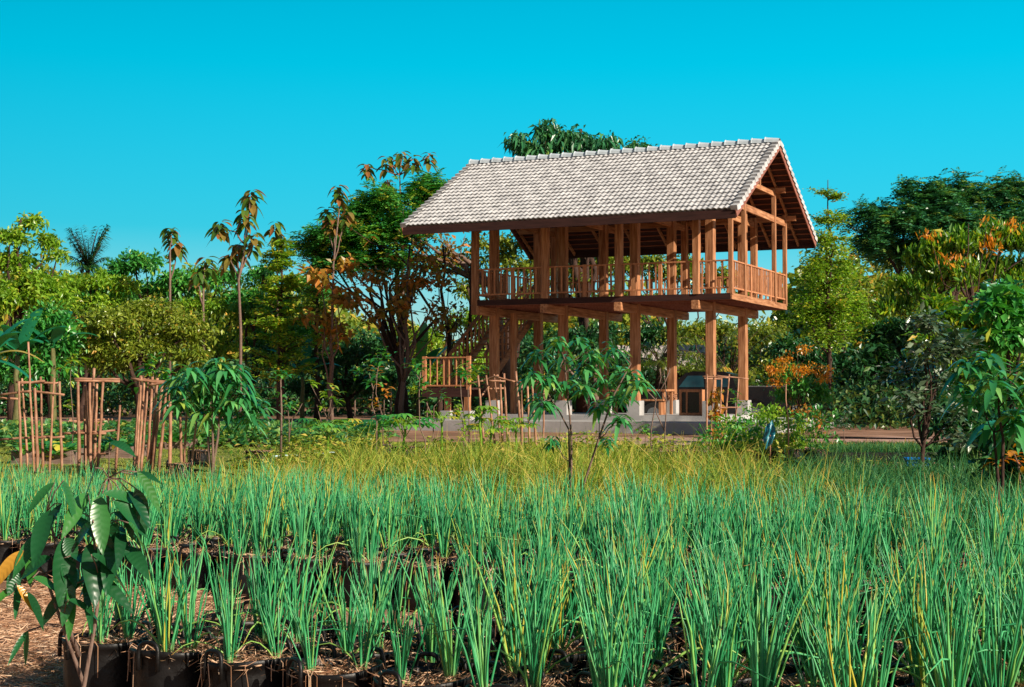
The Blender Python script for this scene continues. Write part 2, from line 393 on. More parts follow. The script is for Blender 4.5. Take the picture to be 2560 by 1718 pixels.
# dry verge by the path on the right
m = MB(); x, y = clumped(9000, 4.5, 12, 27, 31.5, 30, 0.15)
blades(m, x, y, rng.uniform(0.03,0.14,len(x)), 0.02, 0.5, 2, 0.3)
tag(m.build('dry_grass', leafmat('dry_grass', [(0,(0.25,0.22,0.03)),(0.5,(0.5,0.28,0.06)),(1,(0.65,0.33,0.1))], 0.2)), 'dry orange grass along the pale path on the right', 'grass', kind='stuff')
m = MB(); n = 11000; cx = rng.uniform(-12.5,-3.0,260); cy = rng.uniform(28.5,35,260); ci = rng.integers(0,260,n)
P = np.stack([cx[ci]+rng.normal(size=n)*0.18, cy[ci]+rng.normal(size=n)*0.2, rng.uniform(0.03,0.42,n)],1)
m.leaves(P, rdir(n)*[1,1,0.4]+[0,0,0.35], np.array([0,0,1.0])+rng.normal(size=(n,3))*0.4, rng.uniform(0.08,0.2,n), 0.1, 2, 0.25)
tag(m.build('low_foliage', leafmat('cover_leaves', [(0,(0.02,0.10,0.03)),(0.5,(0.06,0.22,0.05)),(0.85,(0.18,0.32,0.07)),(1,(0.4,0.36,0.06))], 0.3)), 'low leafy ground cover and vegetables behind the bamboo frames', 'ground cover', kind='stuff')
m = MB(); nc_ = 90; cx = rng.uniform(-4.5,5.5,nc_); cy = rng.uniform(21.5,28.5,nc_); n = 6000; ci = rng.integers(0,nc_,n); hh = rng.uniform(0.08,0.42,nc_)[ci]
P = np.stack([cx[ci]+rng.normal(size=n)*0.12, cy[ci]+rng.normal(size=n)*0.12, rng.random(n)*hh],1)
m.leaves(P, rdir(n)*[1,1,0.4]+[0,0,0.35], np.array([0,0,1.0])+rng.normal(size=(n,3))*0.4, rng.uniform(0.06,0.15,n), 0.06, 2, 0.3)
x, y = cx[ci][:3500]+rng.normal(size=3500)*0.15, cy[ci][:3500]+rng.normal(size=3500)*0.15; blades(m, x, y, rng.uniform(0.06,0.3,3500), 0.012, 0.4, 4, 0.5)
tag(m.build('weeds', grass_m), 'scattered yellow-green weeds and young leafy plants in front of the house slab', 'weeds', kind='stuff')
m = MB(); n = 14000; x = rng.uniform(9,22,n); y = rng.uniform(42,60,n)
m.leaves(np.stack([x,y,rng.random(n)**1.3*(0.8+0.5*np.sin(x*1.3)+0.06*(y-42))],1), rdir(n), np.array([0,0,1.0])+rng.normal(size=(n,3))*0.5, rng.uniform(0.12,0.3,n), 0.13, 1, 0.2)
tag(m.build('shrubbery', leafmat('shrub_leaves', [(0,(0.01,0.05,0.02)),(0.6,(0.03,0.11,0.03)),(1,(0.15,0.2,0.04))], 0.25)), 'low shrubbery at the right, coloured dark for the shade under the trees', 'shrubbery', kind='stuff')  # leaf colour kept dark to stand in for the shaded ground
# straw on the ground around the beds
def litter(mb, x, y, z, L=0.07, W=0.004, flat=0.25):
    n = len(x); a = rng.random(n)*6.283
    D = np.stack([np.cos(a), np.sin(a), rng.normal(size=n)*flat], 1)
    mb.leaves(np.stack([x,y,z],1), D, rdir(n), rng.uniform(0.4,1.4,n)*L, W, 1)
m = MB(); n = 26000
x = rng.uniform(-4.6,4.2,n); y = rng.uniform(4.2,13,n)
litter(m, x, y, rng.uniform(0.002,0.03,n))
n = 14000; x = rng.uniform(-2.9,-1.55,n); y = rng.uniform(5.2,9.2,n)
litter(m, x, y, rng.uniform(0.002,0.04,n), 0.09, 0.005)
tag(m.build('straw_litter', straw_m), 'dry straw scattered on the bare soil around the grow bags', 'straw', kind='stuff')

# ------------------------------------------------------------------ grow bags with spring onions
BR, BH = 0.158, 0.25
def bag_meshes():
    out = []
    for s in range(3):
        m = MB(); n = 28; ang = np.arange(n)*2*math.pi/n
        rings = []
        for z, r in ((0.0,0.93),(0.004,0.98),(0.07,1.0),(0.14,1.01),(0.2,0.99),(0.225,1.0),(0.229,1.03),(0.25,1.04),(0.252,1.02),(0.246,0.985),(0.19,0.96)):
            rr = BR*r*(1+0.025*np.sin(ang*3+s*2+z*9)+0.014*np.sin(ang*7+s+z*20))
            rings.append(np.stack([rr*np.cos(ang), rr*np.sin(ang), np.full(n,z)+0.006*np.sin(ang*2+s)*(z>0.2)],1))
        v = np.vstack(rings); k = len(rings)
        i = np.arange(k-1)[:,None]*n; j = np.arange(n)[None]; j2 = (j+1)%n
        q = np.stack([i+j,i+j2,i+n+j2,i+n+j],-1).reshape(-1,4)
        m.add(np.vstack([v,[[0,0,0]]]), q, [[k*n,(a+1)%n,a] for a in range(n)])
        out.append(m.mesh('bag_wall', plastic, True))
    return out
def handle_mesh():
    m = MB(); t = np.linspace(0, math.pi, 12)
    hw = 0.043
    p = [(hw, 0, -0.05)] + [(hw*math.copysign(abs(math.cos(a))**0.6, math.cos(a)), 0.004*math.sin(a), 0.052*math.sin(a)**0.7) for a in t] + [(-hw, 0, -0.05)]
    m.tube(p, 0.0082, 7)
    return m.mesh('handle', plastic, True)
def mulch_mesh(s):
    m = MB(); n = 24; ang = np.arange(n)*2*math.pi/n; rings = []
    for r in (0.97,0.7,0.4,0.15):
        rr = BR*r; z = 0.205+0.018*(1-r)+rng.normal(size=n)*0.006
        rings.append(np.stack([rr*np.cos(ang), rr*np.sin(ang), z],1))
    v = np.vstack(rings+[[[0,0,0.225]]]); i = np.arange(3)[:,None]*n; j = np.arange(n)[None]; j2=(j+1)%n
    q = np.stack([i+j,i+j2,i+n+j2,i+n+j],-1).reshape(-1,4)
    m.add(v, q, [[3*n+a,3*n+(a+1)%n,4*n] for a in range(n)], 0.05)
    k = 420; r = BR*np.sqrt(rng.random(k))*1.0; a = rng.random(k)*6.283
    litter(m, r*np.cos(a), r*np.sin(a), 0.218+rng.random(k)*0.03, 0.055, 0.0045, 0.35)
    for _ in range(16):                                            # straws hanging over the rim
        a = rng.random()*6.283; a2 = a+rng.normal()*0.15; l = rng.uniform(0.04,0.17); ro = BR*1.07
        p = [(BR*0.8*math.cos(a), BR*0.8*math.sin(a), 0.235),(BR*1.02*math.cos(a), BR*1.02*math.sin(a), 0.258),
             (ro*math.cos(a2), ro*math.sin(a2), 0.24),(ro*math.cos(a2+rng.normal()*0.06), ro*math.sin(a2), 0.24-l*0.5),(ro*1.02*math.cos(a2+rng.normal()*0.12), ro*1.02*math.sin(a2), 0.24-l)]
        m.tube(p, 0.0017, 3, rng.random())
    return m.mesh('straw_mulch', straw_m)
def onion_mesh(n, H, seed, spread=0.2):
    m = MB(); rg = np.random.default_rng(seed)
    for i in range(n):
        a = rg.random()*6.283; br = rg.random()*0.022
        p0 = np.array([br*math.cos(a), br*math.sin(a), 0.0])
        tl = abs(rg.normal())*spread*0.55 + spread*0.3
        L = H*(1-0.45*rg.random()**1.5); kink = rg.random() < 0.035
        d = np.array([math.cos(a)*tl, math.sin(a)*tl, 1.0]); d /= np.linalg.norm(d)
        sidev = np.array([-math.sin(a), math.cos(a), 0])*rg.normal()*0.06
        pts = []
        for t in np.linspace(0,1,7):
            q = p0 + d*L*t + sidev*L*t*t + np.array([math.cos(a),math.sin(a),-0.3])*L*0.06*t*t*t*rg.uniform(0,1.6)
            if kink and t > 0.55: q = q + np.array([math.cos(a),math.sin(a),-1.3])*L*(t-0.55)*0.9
            pts.append(q)
        R0 = rg.uniform(0.0032,0.0050)
        rad = R0*np.array([0.9,1.0,1.0,0.92,0.75,0.5,0.12])
        m.tube(pts, rad, 5, rg.random() ** 1.1, cap=False)
    if rg.random() < 0.4:                                          # one fallen yellowing leaf
        a = rg.random()*6.283; L = H*0.7
        pts = [(0,0,0.0)]+[(L*t*math.cos(a), L*t*math.sin(a), 0.12*math.sin(t*2.6)+0.01) for t in (0.2,0.4,0.6,0.8,1.0)]
        m.tube(pts, [0.004,0.0045,0.004,0.0035,0.0025,0.001], 5, 0.96, cap=False)
    return m.mesh('spring_onion', onion_m, True)
bag_m = bag_meshes(); hnd = handle_mesh(); mul_m = [mulch_mesh(s) for s in range(6)]
on_tall = [onion_mesh(18, 0.50, 100+i, 0.25) for i in range(10)]
on_mid = [onion_mesh(16, 0.45, 200+i, 0.22) for i in range(10)]
on_far = [onion_mesh(15, 0.48, 300+i, 0.2) for i in range(10)]
def child(name, me, parent, loc=(0,0,0), rz=0, sc=1):
    o = bpy.data.objects.new(name, me); COL.objects.link(o); o.parent = parent
    o.location = loc; o.rotation_euler = (0,0,rz); o.scale = (sc,sc,sc)
    return o
ORD = 'first second third fourth fifth sixth seventh eighth ninth tenth eleventh twelfth thirteenth fourteenth fifteenth sixteenth seventeenth eighteenth nineteenth twentieth'.split()
ORD += ['twenty-'+s for s in ORD[:9]]
def ordn(i): return ORD[i] if i < len(ORD) else 'thirty-'+ORD[i-len(ORD)]
def grow_bag(x, y, label, group, plants, rz, clumps, hscale=1.0, handles=True, lod=0):
    t = empty('grow_bag', (x, y, 0.0), rz, label, 'grow bag', group)
    child('bag_wall', random.choice(bag_m), t, rz=random.random()*6.28)
    child('straw_mulch', random.choice(mul_m), t, rz=random.random()*6.28)
    if handles:
        ha = random.uniform(-0.5,0.5)
        for s in (0, math.pi):
            a = ha+s-math.pi/2
            child('handle', hnd, t, (BR*1.05*math.cos(a), BR*1.05*math.sin(a), 0.235), a+math.pi/2)
    if plants:
        for k in range(clumps):
            a = 2*math.pi*k/clumps+random.uniform(-0.4,0.4)+0.7; r = 0.08+random.uniform(-0.03,0.03) if clumps > 1 else 0.02
            o = child('spring_onion', random.choice(plants), t, (r*math.cos(a), r*math.sin(a), 0.215), random.random()*6.28, hscale*random.uniform(0.72,1.14))
            o.rotation_euler = (random.gauss(0,0.05), random.gauss(0,0.05), random.random()*6.28)
    return t
bags = []
for k in range(7):                                                 # front bed
    row = []
    for i in range(0, 16):
        x = -1.57+0.316*i+0.05*k; y = 5.62-0.193*i+0.345*k
        px = 1280+x/y*FPX
        if y < 4.05 or abs(x) > 0.355*y+0.32: continue
        if k > 1 and px < 560: continue
        if k > 2 and px < 1190: continue
        if k > 4 and px < 1500: continue
        row.append((x+random.gauss(0,0.012), y+random.gauss(0,0.012)))
    for q, (x, y) in enumerate(row):
        px = 1280+x/y*FPX
        hs = (0.84 if k == 0 else 0.92) if px < 800 else (0.92 if px < 1100 else 1.0)
        bags.append((x, y, 'grow bag of spring onions, %s from left in %s row of the front bed' % (ordn(q), ordn(k)), 'grow bags of spring onions in the front bed', on_mid if px < 1130 else on_tall, hs, random.choice((2,3,3))))
for k in range(6):                                                 # back bed
    row = []
    for i in range(-4, 22):
        x = -3.6+0.345*i+0.13*k; y = 9.45-0.163*i+0.345*k
        if abs(x) > 0.355*y+0.3: continue
        px = 1280+x/y*FPX
        if k <= 1 and 2150 < px < 2230: continue
        row.append((x+random.gauss(0,0.012), y+random.gauss(0,0.012), px))
    for q, (x, y, px) in enumerate(row):
        bare = (k == 0 and (960 < px < 1180 or 470 < px < 600)) or (k == 1 and 1040 < px < 1120)
        if bare: lb = 'straw-heaped grow bag without onions, %s from left in %s row of the back bed' % (ordn(q), ordn(k))
        else: lb = 'grow bag of spring onions, %s from left in %s row of the back bed' % (ordn(q), ordn(k))
        hs = 0.9 if px < 600 else 1.0
        if px > 1400: hs = 1.05
        bags.append((x, y, lb, 'grow bags of spring onions in the back bed', None if bare else on_far, hs, random.choice((3,3,4))))
for (x, y, lb, g, pl, hs, cl) in bags:
    grow_bag(x, y, lb, g, pl, R(-31), cl, hs)
print('bags', len(bags))

# ------------------------------------------------------------------ the house on stilts
YAW = -0.435
HX, HY, SZ = 5.869, 38.62, 0.30
def hp(u, v, z=0.0):
    return np.array([HX+u*math.cos(YAW)-v*math.sin(YAW), HY+u*math.sin(YAW)+v*math.cos(YAW), z])
H = empty('stilt_house', (HX, HY, 0), YAW, 'open wooden stilt house with grey tiled gable roof on a concrete slab', 'house')
Wd, Ln, ZD, ZR = 5.80, 7.66, 3.47+SZ, 4.37+SZ
ZE, ZT, EV, ER, EL = 5.52+SZ, 7.93+SZ, 1.52, 0.606, 1.56
SL = (ZT-ZE)/(Wd/2+EV)
US = [-0.96-2.229*i for i in range(4)]; VI = [1.275, Wd-1.275]
def roofz(v): return ZE + SL*(EV+v) if v <= Wd/2 else ZE + SL*(EV+Wd-v)
# concrete
m = MB(); m.box((-9.9,-0.95,0.0),(1.1,7.6,SZ)); sb = m.build('concrete_slab', conc, H)
m = MB(); m.box((-8.0,1.06,SZ-0.05),(-0.72,4.74,SZ+0.145)); m.build('raised_floor', conc, H)
for u in US:
    for v in VI:
        m = MB(); m.box((u-0.19,v-0.2,SZ+0.05),(u+0.19,v+0.2,SZ+0.56)); m.build('footing', conc, H)
        m = MB(); m.bar((u,v,SZ+0.5),(u,v,roofz(v)-0.22),0.25,0.24,(0,1,0)); m.build('post', wood_z, H)
for u in US:
    for v in (0.0, Wd):
        m = MB(); m.bar((u,v,ZD-0.42 if (v == 0 and u < -7) else ZD-0.01),(u,v,roofz(v)-0.2),0.19,0.19,(0,1,0)); m.build('post', wood_z, H)
for v in (0.0, VI[0], VI[1], Wd):
    m = MB(); m.bar((0,v,ZD-0.05),(0,v,roofz(v)-(0.2 if 0 < v < Wd else 0.16)),0.12,0.12,(0,1,0)); m.build('post', wood_z, H)
for u in US:
    m = MB(); m.bar((u,-0.16 if u > -7 else 0.1,ZD-0.295),(u,Wd+0.12,ZD-0.295),0.2,0.24); m.build('floor_beam', wood_y, H)
    m = MB(); m.bar((u,-0.25,SZ+5.93),(u,Wd+0.25,SZ+5.93),0.08,0.18); m.build('tie_beam', wood_y, H)
    m = MB(); m.bar((u,0.75,SZ+6.66),(u,Wd-0.75,SZ+6.66),0.07,0.15); m.build('tie_beam', wood_y, H)
m = MB(); m.bar((0,-0.6,SZ+5.93),(0,Wd+0.72,SZ+5.93),0.07,0.19); m.build('tie_beam', wood_y, H)
m = MB(); m.bar((0,0.75,SZ+6.68),(0,Wd-0.75,SZ+6.68),0.07,0.14); m.build('tie_beam', wood_y, H)
for v, z in ((0.0,roofz(0)-0.27),(VI[0],roofz(VI[0])-0.27),(VI[1],roofz(VI[1])-0.27),(Wd,roofz(Wd)-0.27),(Wd/2,ZT-0.3)):
    m = MB(); m.bar((-8.9,v+0.003,z),(0.35,v+0.003,z),0.09,0.16); m.build('purlin', wood_x, H)
m = MB()                                                           # king posts
for u in US+[0.0]:
    m = MB(); m.bar((u+0.002,Wd/2,SZ+6.6),(u+0.002,Wd/2,ZT-0.25),0.09,0.09,(0,1,0)); m.build('king_post', wood_z, H)
# deck
m = MB(); nb = 30
for i in range(nb):
    v0 = Wd*i/nb; m.box((-Ln,v0+0.004,ZD-0.035+random.uniform(-0.002,0.002)),(0.03,v0+Wd/nb-0.004,ZD))
m.build('deck_floor', wood_x, H)
for i in range(9):
    m = MB(); v = 0.06+(Wd-0.12)*i/8; m.bar((-Ln,v,ZD-0.108),(0.0,v,ZD-0.108),0.06,0.14); m.build('joist', wood_barge, H)  # darker wood than the deck, deepens the shade below it by colour
m = MB(); m.box((0.005,-0.06,ZD-0.17),(0.045,Wd+0.06,ZD+0.0)); m.build('deck_fascia', wood_y, H)
m = MB(); m.box((-Ln-0.03,-0.065,ZD-0.17),(-0.005,-0.02,ZD-0.005)); m.build('deck_fascia', wood_dark, H)
m = MB(); m.box((-Ln-0.05,-0.02,ZD-0.17),(-Ln-0.01,Wd+0.02,ZD-0.003)); m.build('deck_fascia', wood_y, H)
# railing
def railing(a, b, step, mids, single, lo=0.15, hi=0.9, parent=H, z0=ZD, bw=0.046, lab=None):
    a = np.array(a, float); b = np.array(b, float); L = np.linalg.norm(b-a); d = (b-a)/L
    m = MB(); up = np.array([0,0,1.0])
    m.bar(a+up*(z0+hi-0.02), b+up*(z0+hi-0.02), 0.075, 0.04)
    m.bar(a+up*(z0+lo), b+up*(z0+lo), 0.04, 0.045)
    r = m.build('railing', wood_rail, parent)
    for t in mids:
        p = a+d*t; m = MB(); m.bar(p+up*(z0-0.01), p+up*(z0+hi+0.015), 0.105, 0.06, np.cross(d,up)); m.build('newel', wood_rail, r)
    n = int(L/step); mm = MB()
    for i in range(1, n):
        t = i*L/n+random.uniform(-0.02,0.02)
        if any(abs(t-q) < 0.07 for q in mids): continue
        p = a+d*t; tlt = random.uniform(-0.008,0.008)
        if single: mm = MB()
        s = bw*random.uniform(0.8,1.25)
        mm.bar(p+up*(z0+lo+0.02), p+d*tlt+up*(z0+hi-0.038), s, 0.03, np.cross(d,up))
        if single: mm.build('baluster', wood_rail, r)
    if not single: tag(mm.build('balusters', wood_rail, r), kind='stuff')
    return r
us = sorted(US)
mids = [ (us[i]+us[i+1])/2+Ln for i in range(3)]
railing((-Ln+0.08,0,0),(-0.05,0,0),0.185,mids,True)
railing((0,0.06,0),(0,Wd-0.06,0),0.165,[1.9,3.0,4.0],True,bw=0.045)
railing((-Ln,Wd,0),(0,Wd,0),0.2,mids,False)
railing((-Ln,0.06,0),(-Ln,4.0,0),0.2,[2.0],False)
# roof tiles: stepped wavy courses
def slope(side):
    m = MB(); nc = 18; uu = np.arange(-Ln-EL, ER+1e-6, 0.15/6); hyp = Wd/2+EV
    wave = 0.014*np.cos(2*math.pi*uu/0.15)
    nrm = np.array([-SL,1.0])/math.hypot(1,SL)
    for j in range(nc):
        s0, s1 = j/nc, (j+1)/nc+0.014
        rows = []
        jit = rng.normal(size=len(uu)//12+2)*0.0025; jit = np.repeat(jit,12)[:len(uu)]
        for s, off in ((s0+0.013,-0.015),(s0+0.012,0.036),(s0,0.042),(s0,0.060),(s0+0.002,0.066),(s1,0.022)):
            v = -EV+hyp*s; z = ZE+SL*hyp*s
            o = off+(wave if off > 0 else wave*0.6)+jit-0.012*np.sin((uu+9.2)/9.8*math.pi*2.0)*math.sin(s*3.0)
            vv = v+nrm[0]*o; zz = z+nrm[1]*o
            if side: vv = Wd-vv
            rows.append(np.stack([uu,vv,zz],1))
        v = np.vstack(rows); n = len(uu)
        i = np.arange(5)[:,None]*n; k = np.arange(n-1)[None]
        q = np.stack([i+k,i+k+1,i+n+k+1,i+n+k],-1).reshape(-1,4)
        m.add(v, q)
    return m
for side in (0,1): slope(side).build('tile_slope', tile_m, H)
# ridge caps and verge tiles
for i in range(25):
    m = MB(); n = 6; u0 = -Ln-EL-0.02+i*(Ln+EL+ER)/25; L = 0.42
    if i % 1 == 0:
        rows = []
        for (uo, r, dz) in ((0,0.13,0.02),(0.0,0.175,0.035),(0.02,0.175,0.035),(0.03,0.165,0.03),(L,0.14,0.0)):
            a = np.linspace(-0.15, math.pi+0.15, n)
            rows.append(np.stack([np.full(n,u0+uo), Wd/2+r*np.cos(a), ZT+0.0+dz+r*0.85*np.sin(a)],1))
        v = np.vstack(rows); ii = np.arange(4)[:,None]*n; k = np.arange(n-1)[None]
        m.add(v, np.stack([ii+k,ii+k+1,ii+n+k+1,ii+n+k],-1).reshape(-1,4))
        m.build('ridge_cap', ridge_m, H)
for side in (0,1):
    for ue, sg in ((ER,1),(-Ln-EL,-1)):
        m = MB(); nc = 18; hyp = Wd/2+EV
        for j in range(nc):
            s0, s1 = j/nc-0.008, (j+1)/nc
            for a0, a1, o0, o1, w0, w1 in ((s0,s1,0.115,0.05,-0.15,0.035),):
                P = []
                for uoff in (w0, w1):
                    for s, o in ((a0,o0),(a1,o1)):
                        P.append((ue+sg*uoff, -EV+hyp*s-SL*o*0.9, ZE+SL*hyp*s+o))
                for s, o in ((a0,o0),(a1,o1)):
                    P.append((ue+sg*w1, -EV+hyp*s-SL*(o-0.12), ZE+SL*hyp*s+o-0.13))
                P.append((ue+sg*w0, -EV+hyp*a0, ZE+SL*hyp*a0+0.01))
                P = np.array(P)
                if side: P[:,1] = Wd-P[:,1]
                m.add(P, [[0,1,3,2],[2,3,5,4],[0,2,4,6]])
        m.build('verge_tiles', tile_m, H)
# battens, rafters, fascia, bargeboards
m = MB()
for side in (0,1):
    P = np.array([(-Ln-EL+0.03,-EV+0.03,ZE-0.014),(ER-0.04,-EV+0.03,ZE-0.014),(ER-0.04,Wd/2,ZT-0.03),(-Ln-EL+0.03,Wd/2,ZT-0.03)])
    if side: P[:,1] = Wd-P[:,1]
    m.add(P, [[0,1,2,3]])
m.build('roof_shade_sheet', wood_dark, H)  # dark sheet added below the tiles to put shade between the battens
m = MB()
for side in (0,1):
    for j in range(18):
        s = (j+0.7)/18; v = -EV+(Wd/2+EV)*s; z = ZE+SL*(Wd/2+EV)*s-0.035
        if side: v = Wd-v
        m.bar((-Ln-EL+0.02,v,z),(ER-0.03,v,z),0.05,0.035,(0,(SL if side else -SL),1))
m.build('batten_layer', wood_batten, H)
for u in [-9.0,-8.2]+[US[3]+0.12+i*1.1145 for i in range(7)]+[0.06]:
    for side in (0,1):
        a = np.array((u,-EV+0.05,ZE-0.11)); b = np.array((u,Wd/2,ZT-0.135))
        if side: a[1] = Wd-a[1]
        m = MB(); m.bar(a, b, 0.05, 0.11, (0,0,1)); m.build('rafter', wood_y, H)
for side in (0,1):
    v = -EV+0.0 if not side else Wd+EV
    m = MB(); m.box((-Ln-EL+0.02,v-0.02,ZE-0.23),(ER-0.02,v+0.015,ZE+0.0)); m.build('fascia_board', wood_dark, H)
    for ue in (ER-0.012,-Ln-EL+0.012):
        a = np.array((ue,-EV-0.02,ZE-0.12)); b = np.array((ue,Wd/2,ZT-0.11))
        if side: a[1] = Wd-a[1]
        m = MB(); m.bar(a, b, 0.028, 0.19, (0,0,1)); m.build('bargeboard', wood_barge, H)
# stairs and landing
ZL = SZ+0.93
m = MB(); m.box((-9.3,-0.15,ZL-0.05),(-7.75,1.25,ZL)); m.box((-9.3,-0.17,ZL-0.27),(-7.75,-0.12,ZL-0.055)); m.box((-9.3,1.2,ZL-0.27),(-7.75,1.24,ZL-0.055))
m.build('stair_landing', wood_dark, H)
railing((-9.27,-0.12,0),(-7.78,-0.12,0),0.19,[],True,0.06,0.9,H,ZL,0.04)
for (u, v) in ((-9.25,-0.12),(-7.8,-0.12),(-9.25,1.2)):
    m = MB(); m.bar((u,v,ZL-0.2),(u,v,ZL+0.92),0.13,0.08,(0,1,0)); m.build('newel', wood_rail, H)
for (u, v) in ((-8.6,0.1),(-7.95,0.1),(-9.1,1.1)):
    m = MB(); m.bar((u,v,SZ+0.2),(u,v,ZL-0.06),0.16,0.16,(0,1,0)); m.build('landing_post', wood_z, H)
    m = MB(); m.box((u-0.16,v-0.16,SZ-0.02),(u+0.16,v+0.16,SZ+0.26)); m.build('footing', conc, H)
s0, s1 = np.array((0,1.25,ZL)), np.array((0,5.1,ZD-0.02))
for u in (-9.15,-7.95):
    o = np.array((u,0,0)); m = MB(); m.bar(s0+o-(0,0,0.06), s1+o-(0,0,0.06), 0.06, 0.24, (0,0,1)); m.build('stringer', wood_y, H)
    m = MB(); m.bar(s0+o+(0,0,0.98), s1+o+(0,0,0.9), 0.06, 0.1, (0,0,1)); r = m.build('handrail', wood_y, H)
    for i in range(14):
        t = (i+0.5)/14; p = s0+(s1-s0)*t+o; m = MB(); m.bar(p+(0,0,0.02), p+(0,0,0.9), 0.06, 0.03, (0,1,0)); m.build('baluster', wood_z, r)
for i in range(12):
    t = (i+0.5)/12; p = s0+(s1-s0)*t; m = MB(); m.box((-9.12,p[1]-0.14,p[2]-0.02),(-7.98,p[1]+0.14,p[2]+0.02)); m.build('tread', wood_x, H)
m = MB(); m.bar((-7.3,1.9,SZ+0.1),(-7.3,1.9,ZD-0.3),0.14,0.2,(0,1,0)); m.build('stair_post', wood_z, H)

# framed screen panel standing on the slab, table, stick bundle
def local_empty(name, u, v, z, rz, label, cat):
    p = hp(u, v, z); return empty(name, tuple(p), YAW+rz, label, cat)
glass_d = surf('dark_glass', [(0.3,(0.006,0.006,0.010)),(0.7,(0.02,0.018,0.022))], 3, None, 0.15, 0, spec=0.5)
t = local_empty('screen_cabinet', -1.95, 1.5, SZ+0.145, 0, 'small orange wooden cabinet with dark doors between two concrete footings', 'cabinet')
w_, h_ = 0.66, 0.74
m = MB()
m.bar((0,0,0.04),(w_,0,0.04),0.09,0.08); m.bar((0,0,h_-0.04),(w_,0,h_-0.04),0.09,0.08)
for x in (0.035,w_-0.035): m.bar((x,0,0.08),(x,0,h_-0.08),0.07,0.09,(0,1,0))
m.bar((0.22,-0.003,0.08),(0.22,-0.003,h_-0.08),0.05,0.06,(0,1,0)); m.build('frame', wood_rail, t)
m = MB(); m.box((0.07,0.0,0.08),(0.195,0.02,h_-0.08)); m.build('door_pane', glass_d, t)
m = MB(); m.box((0.245,0.0,0.08),(w_-0.07,0.02,h_-0.08)); m.build('door_pane', glass_d, t)
m = MB(); m.box((0.01,0.045,0.01),(w_-0.01,0.3,h_-0.01)); m.build('cabinet_body', wood_rail, t)
t = local_empty('wooden_table', -4.6, 2.9, SZ+0.145, 0, 'dark wooden table in the shade under the raised deck', 'table')
m = MB(); m.box((0,-0.4,0.68),(1.9,0.4,0.74)); m.build('tabletop', wood_z, t)
for x in (0.08,1.82):
    for y in (-0.33,0.33):
        m = MB(); m.bar((x,y,0),(x,y,0.68),0.08,0.08,(0,1,0)); m.build('leg', wood_z, t)
t = local_empty('wooden_bench', -3.0, 2.4, SZ+0.145, 0.05, 'low dark wooden bench left of the small cabinet', 'bench')
m = MB(); m.box((-0.75,-0.2,0.4),(0.3,0.2,0.45)); m.build('seat', wood_z, t)
for x in (-0.65,0.2):
    m = MB(); m.box((x-0.03,-0.18,0),(x+0.03,0.18,0.4)); m.build('leg', wood_z, t)
m = MB()
for i in range(38):
    a = random.random()*6.28; e = random.uniform(-0.2,0.6); L = random.uniform(0.14,0.32)
    c = np.array([random.gauss(0,0.06),random.gauss(0,0.06),random.uniform(0.02,0.14)]); d = np.array([math.cos(a),math.sin(a),e])*L
    m.tube([c-d*0.5,c+d*0.1+(0,0,0.03),c+d*0.5], 0.012, 5)
so_ = m.build('driftwood_bundle', bamboo); p = hp(US[1]+2.2-2.2+0.0, VI[1], SZ+0.56); p = hp(US[1], VI[1]-0.16, SZ+0.565)
so_.location = tuple(p); tag(so_, 'tangle of pale twigs and driftwood on a concrete footing under the house', 'driftwood')

# ------------------------------------------------------------------ pickup truck behind the house
car_p = surf('black_car_paint', [(0.3,(0.006,0.006,0.008)),(0.7,(0.014,0.014,0.017))], 2, None, 0.16, 0, spec=0.6)
chrome = surf('chrome_trim', [(0.3,(0.35,0.37,0.4)),(0.7,(0.5,0.52,0.55))], 4, None, 0.25, 0, metal=0.9)
rubber = surf('rubber', [(0.3,(0.01,0.01,0.01)),(0.7,(0.02,0.02,0.02))], 9, None, 0.85, 0.2, 30)
red_l = surf('red_lens', [(0.3,(0.35,0.01,0.01)),(0.7,(0.5,0.02,0.02))], 4, None, 0.2, 0)
car_glass = surf('tinted_glass', [(0.3,(0.008,0.03,0.045)),(0.7,(0.02,0.07,0.09))], 2, None, 0.06, 0, spec=0.9)
t = empty('pickup_truck', (9.0, 46.2, 0.0), math.pi-0.30, 'shiny black pickup truck parked behind the concrete slab', 'truck')
def extr(m, prof, y0, y1, ins=None):
    n = len(prof); a = np.array([(x,y0,z) for x,z in prof]); b = np.array([(x,y1,z) for x,z in prof])
    v = np.vstack([a,b]); q = [[i,(i+1)%n,n+(i+1)%n,n+i] for i in range(n)]
    c0 = len(v); v = np.vstack([v,a.mean(0),b.mean(0)])
    m.add(v, q, [[(i+1)%n,i,c0] for i in range(n)]+[[n+i,n+(i+1)%n,c0+1] for i in range(n)])
def arch(cx, r, z, x0=None):
    return [(cx-r*math.cos(a), z+r*math.sin(a)) for a in np.linspace(0, math.pi, 9)]
prof = [(0.0,0.55)]+[(0.02,1.2),(0.06,1.26),(1.6,1.26),(1.62,1.2),(3.6,1.16),(4.8,1.08),(5.15,0.95),(5.2,0.5)]+[(x,z) for x,z in arch(4.35,0.42,0.45)][::-1]+[(3.6,0.42),(1.6,0.42)]+[(x,z) for x,z in arch(1.1,0.42,0.45)][::-1]+[(0.3,0.5)]
m = MB(); extr(m, prof, -0.9, 0.9); m.build('body', car_p, t)
m = MB(); cabp = [(1.7,1.2),(1.85,1.66),(2.1,1.74),(3.1,1.76),(3.35,1.7),(3.95,1.17)]
n = len(cabp)
a = np.array([(x,-0.84+0.14*max(0,(z-1.2)/0.56),z) for x,z in cabp]); b = a*(1,-1,1); v = np.vstack([a,b,a.mean(0),b.mean(0)])
m.add(v, [[i,(i+1)%n,n+(i+1)%n,n+i] for i in range(n)], [[(i+1)%n,i,2*n] for i in range(n)]+[[n+i,n+(i+1)%n,2*n+1] for i in range(n)]); m.build('cab', car_p, t)
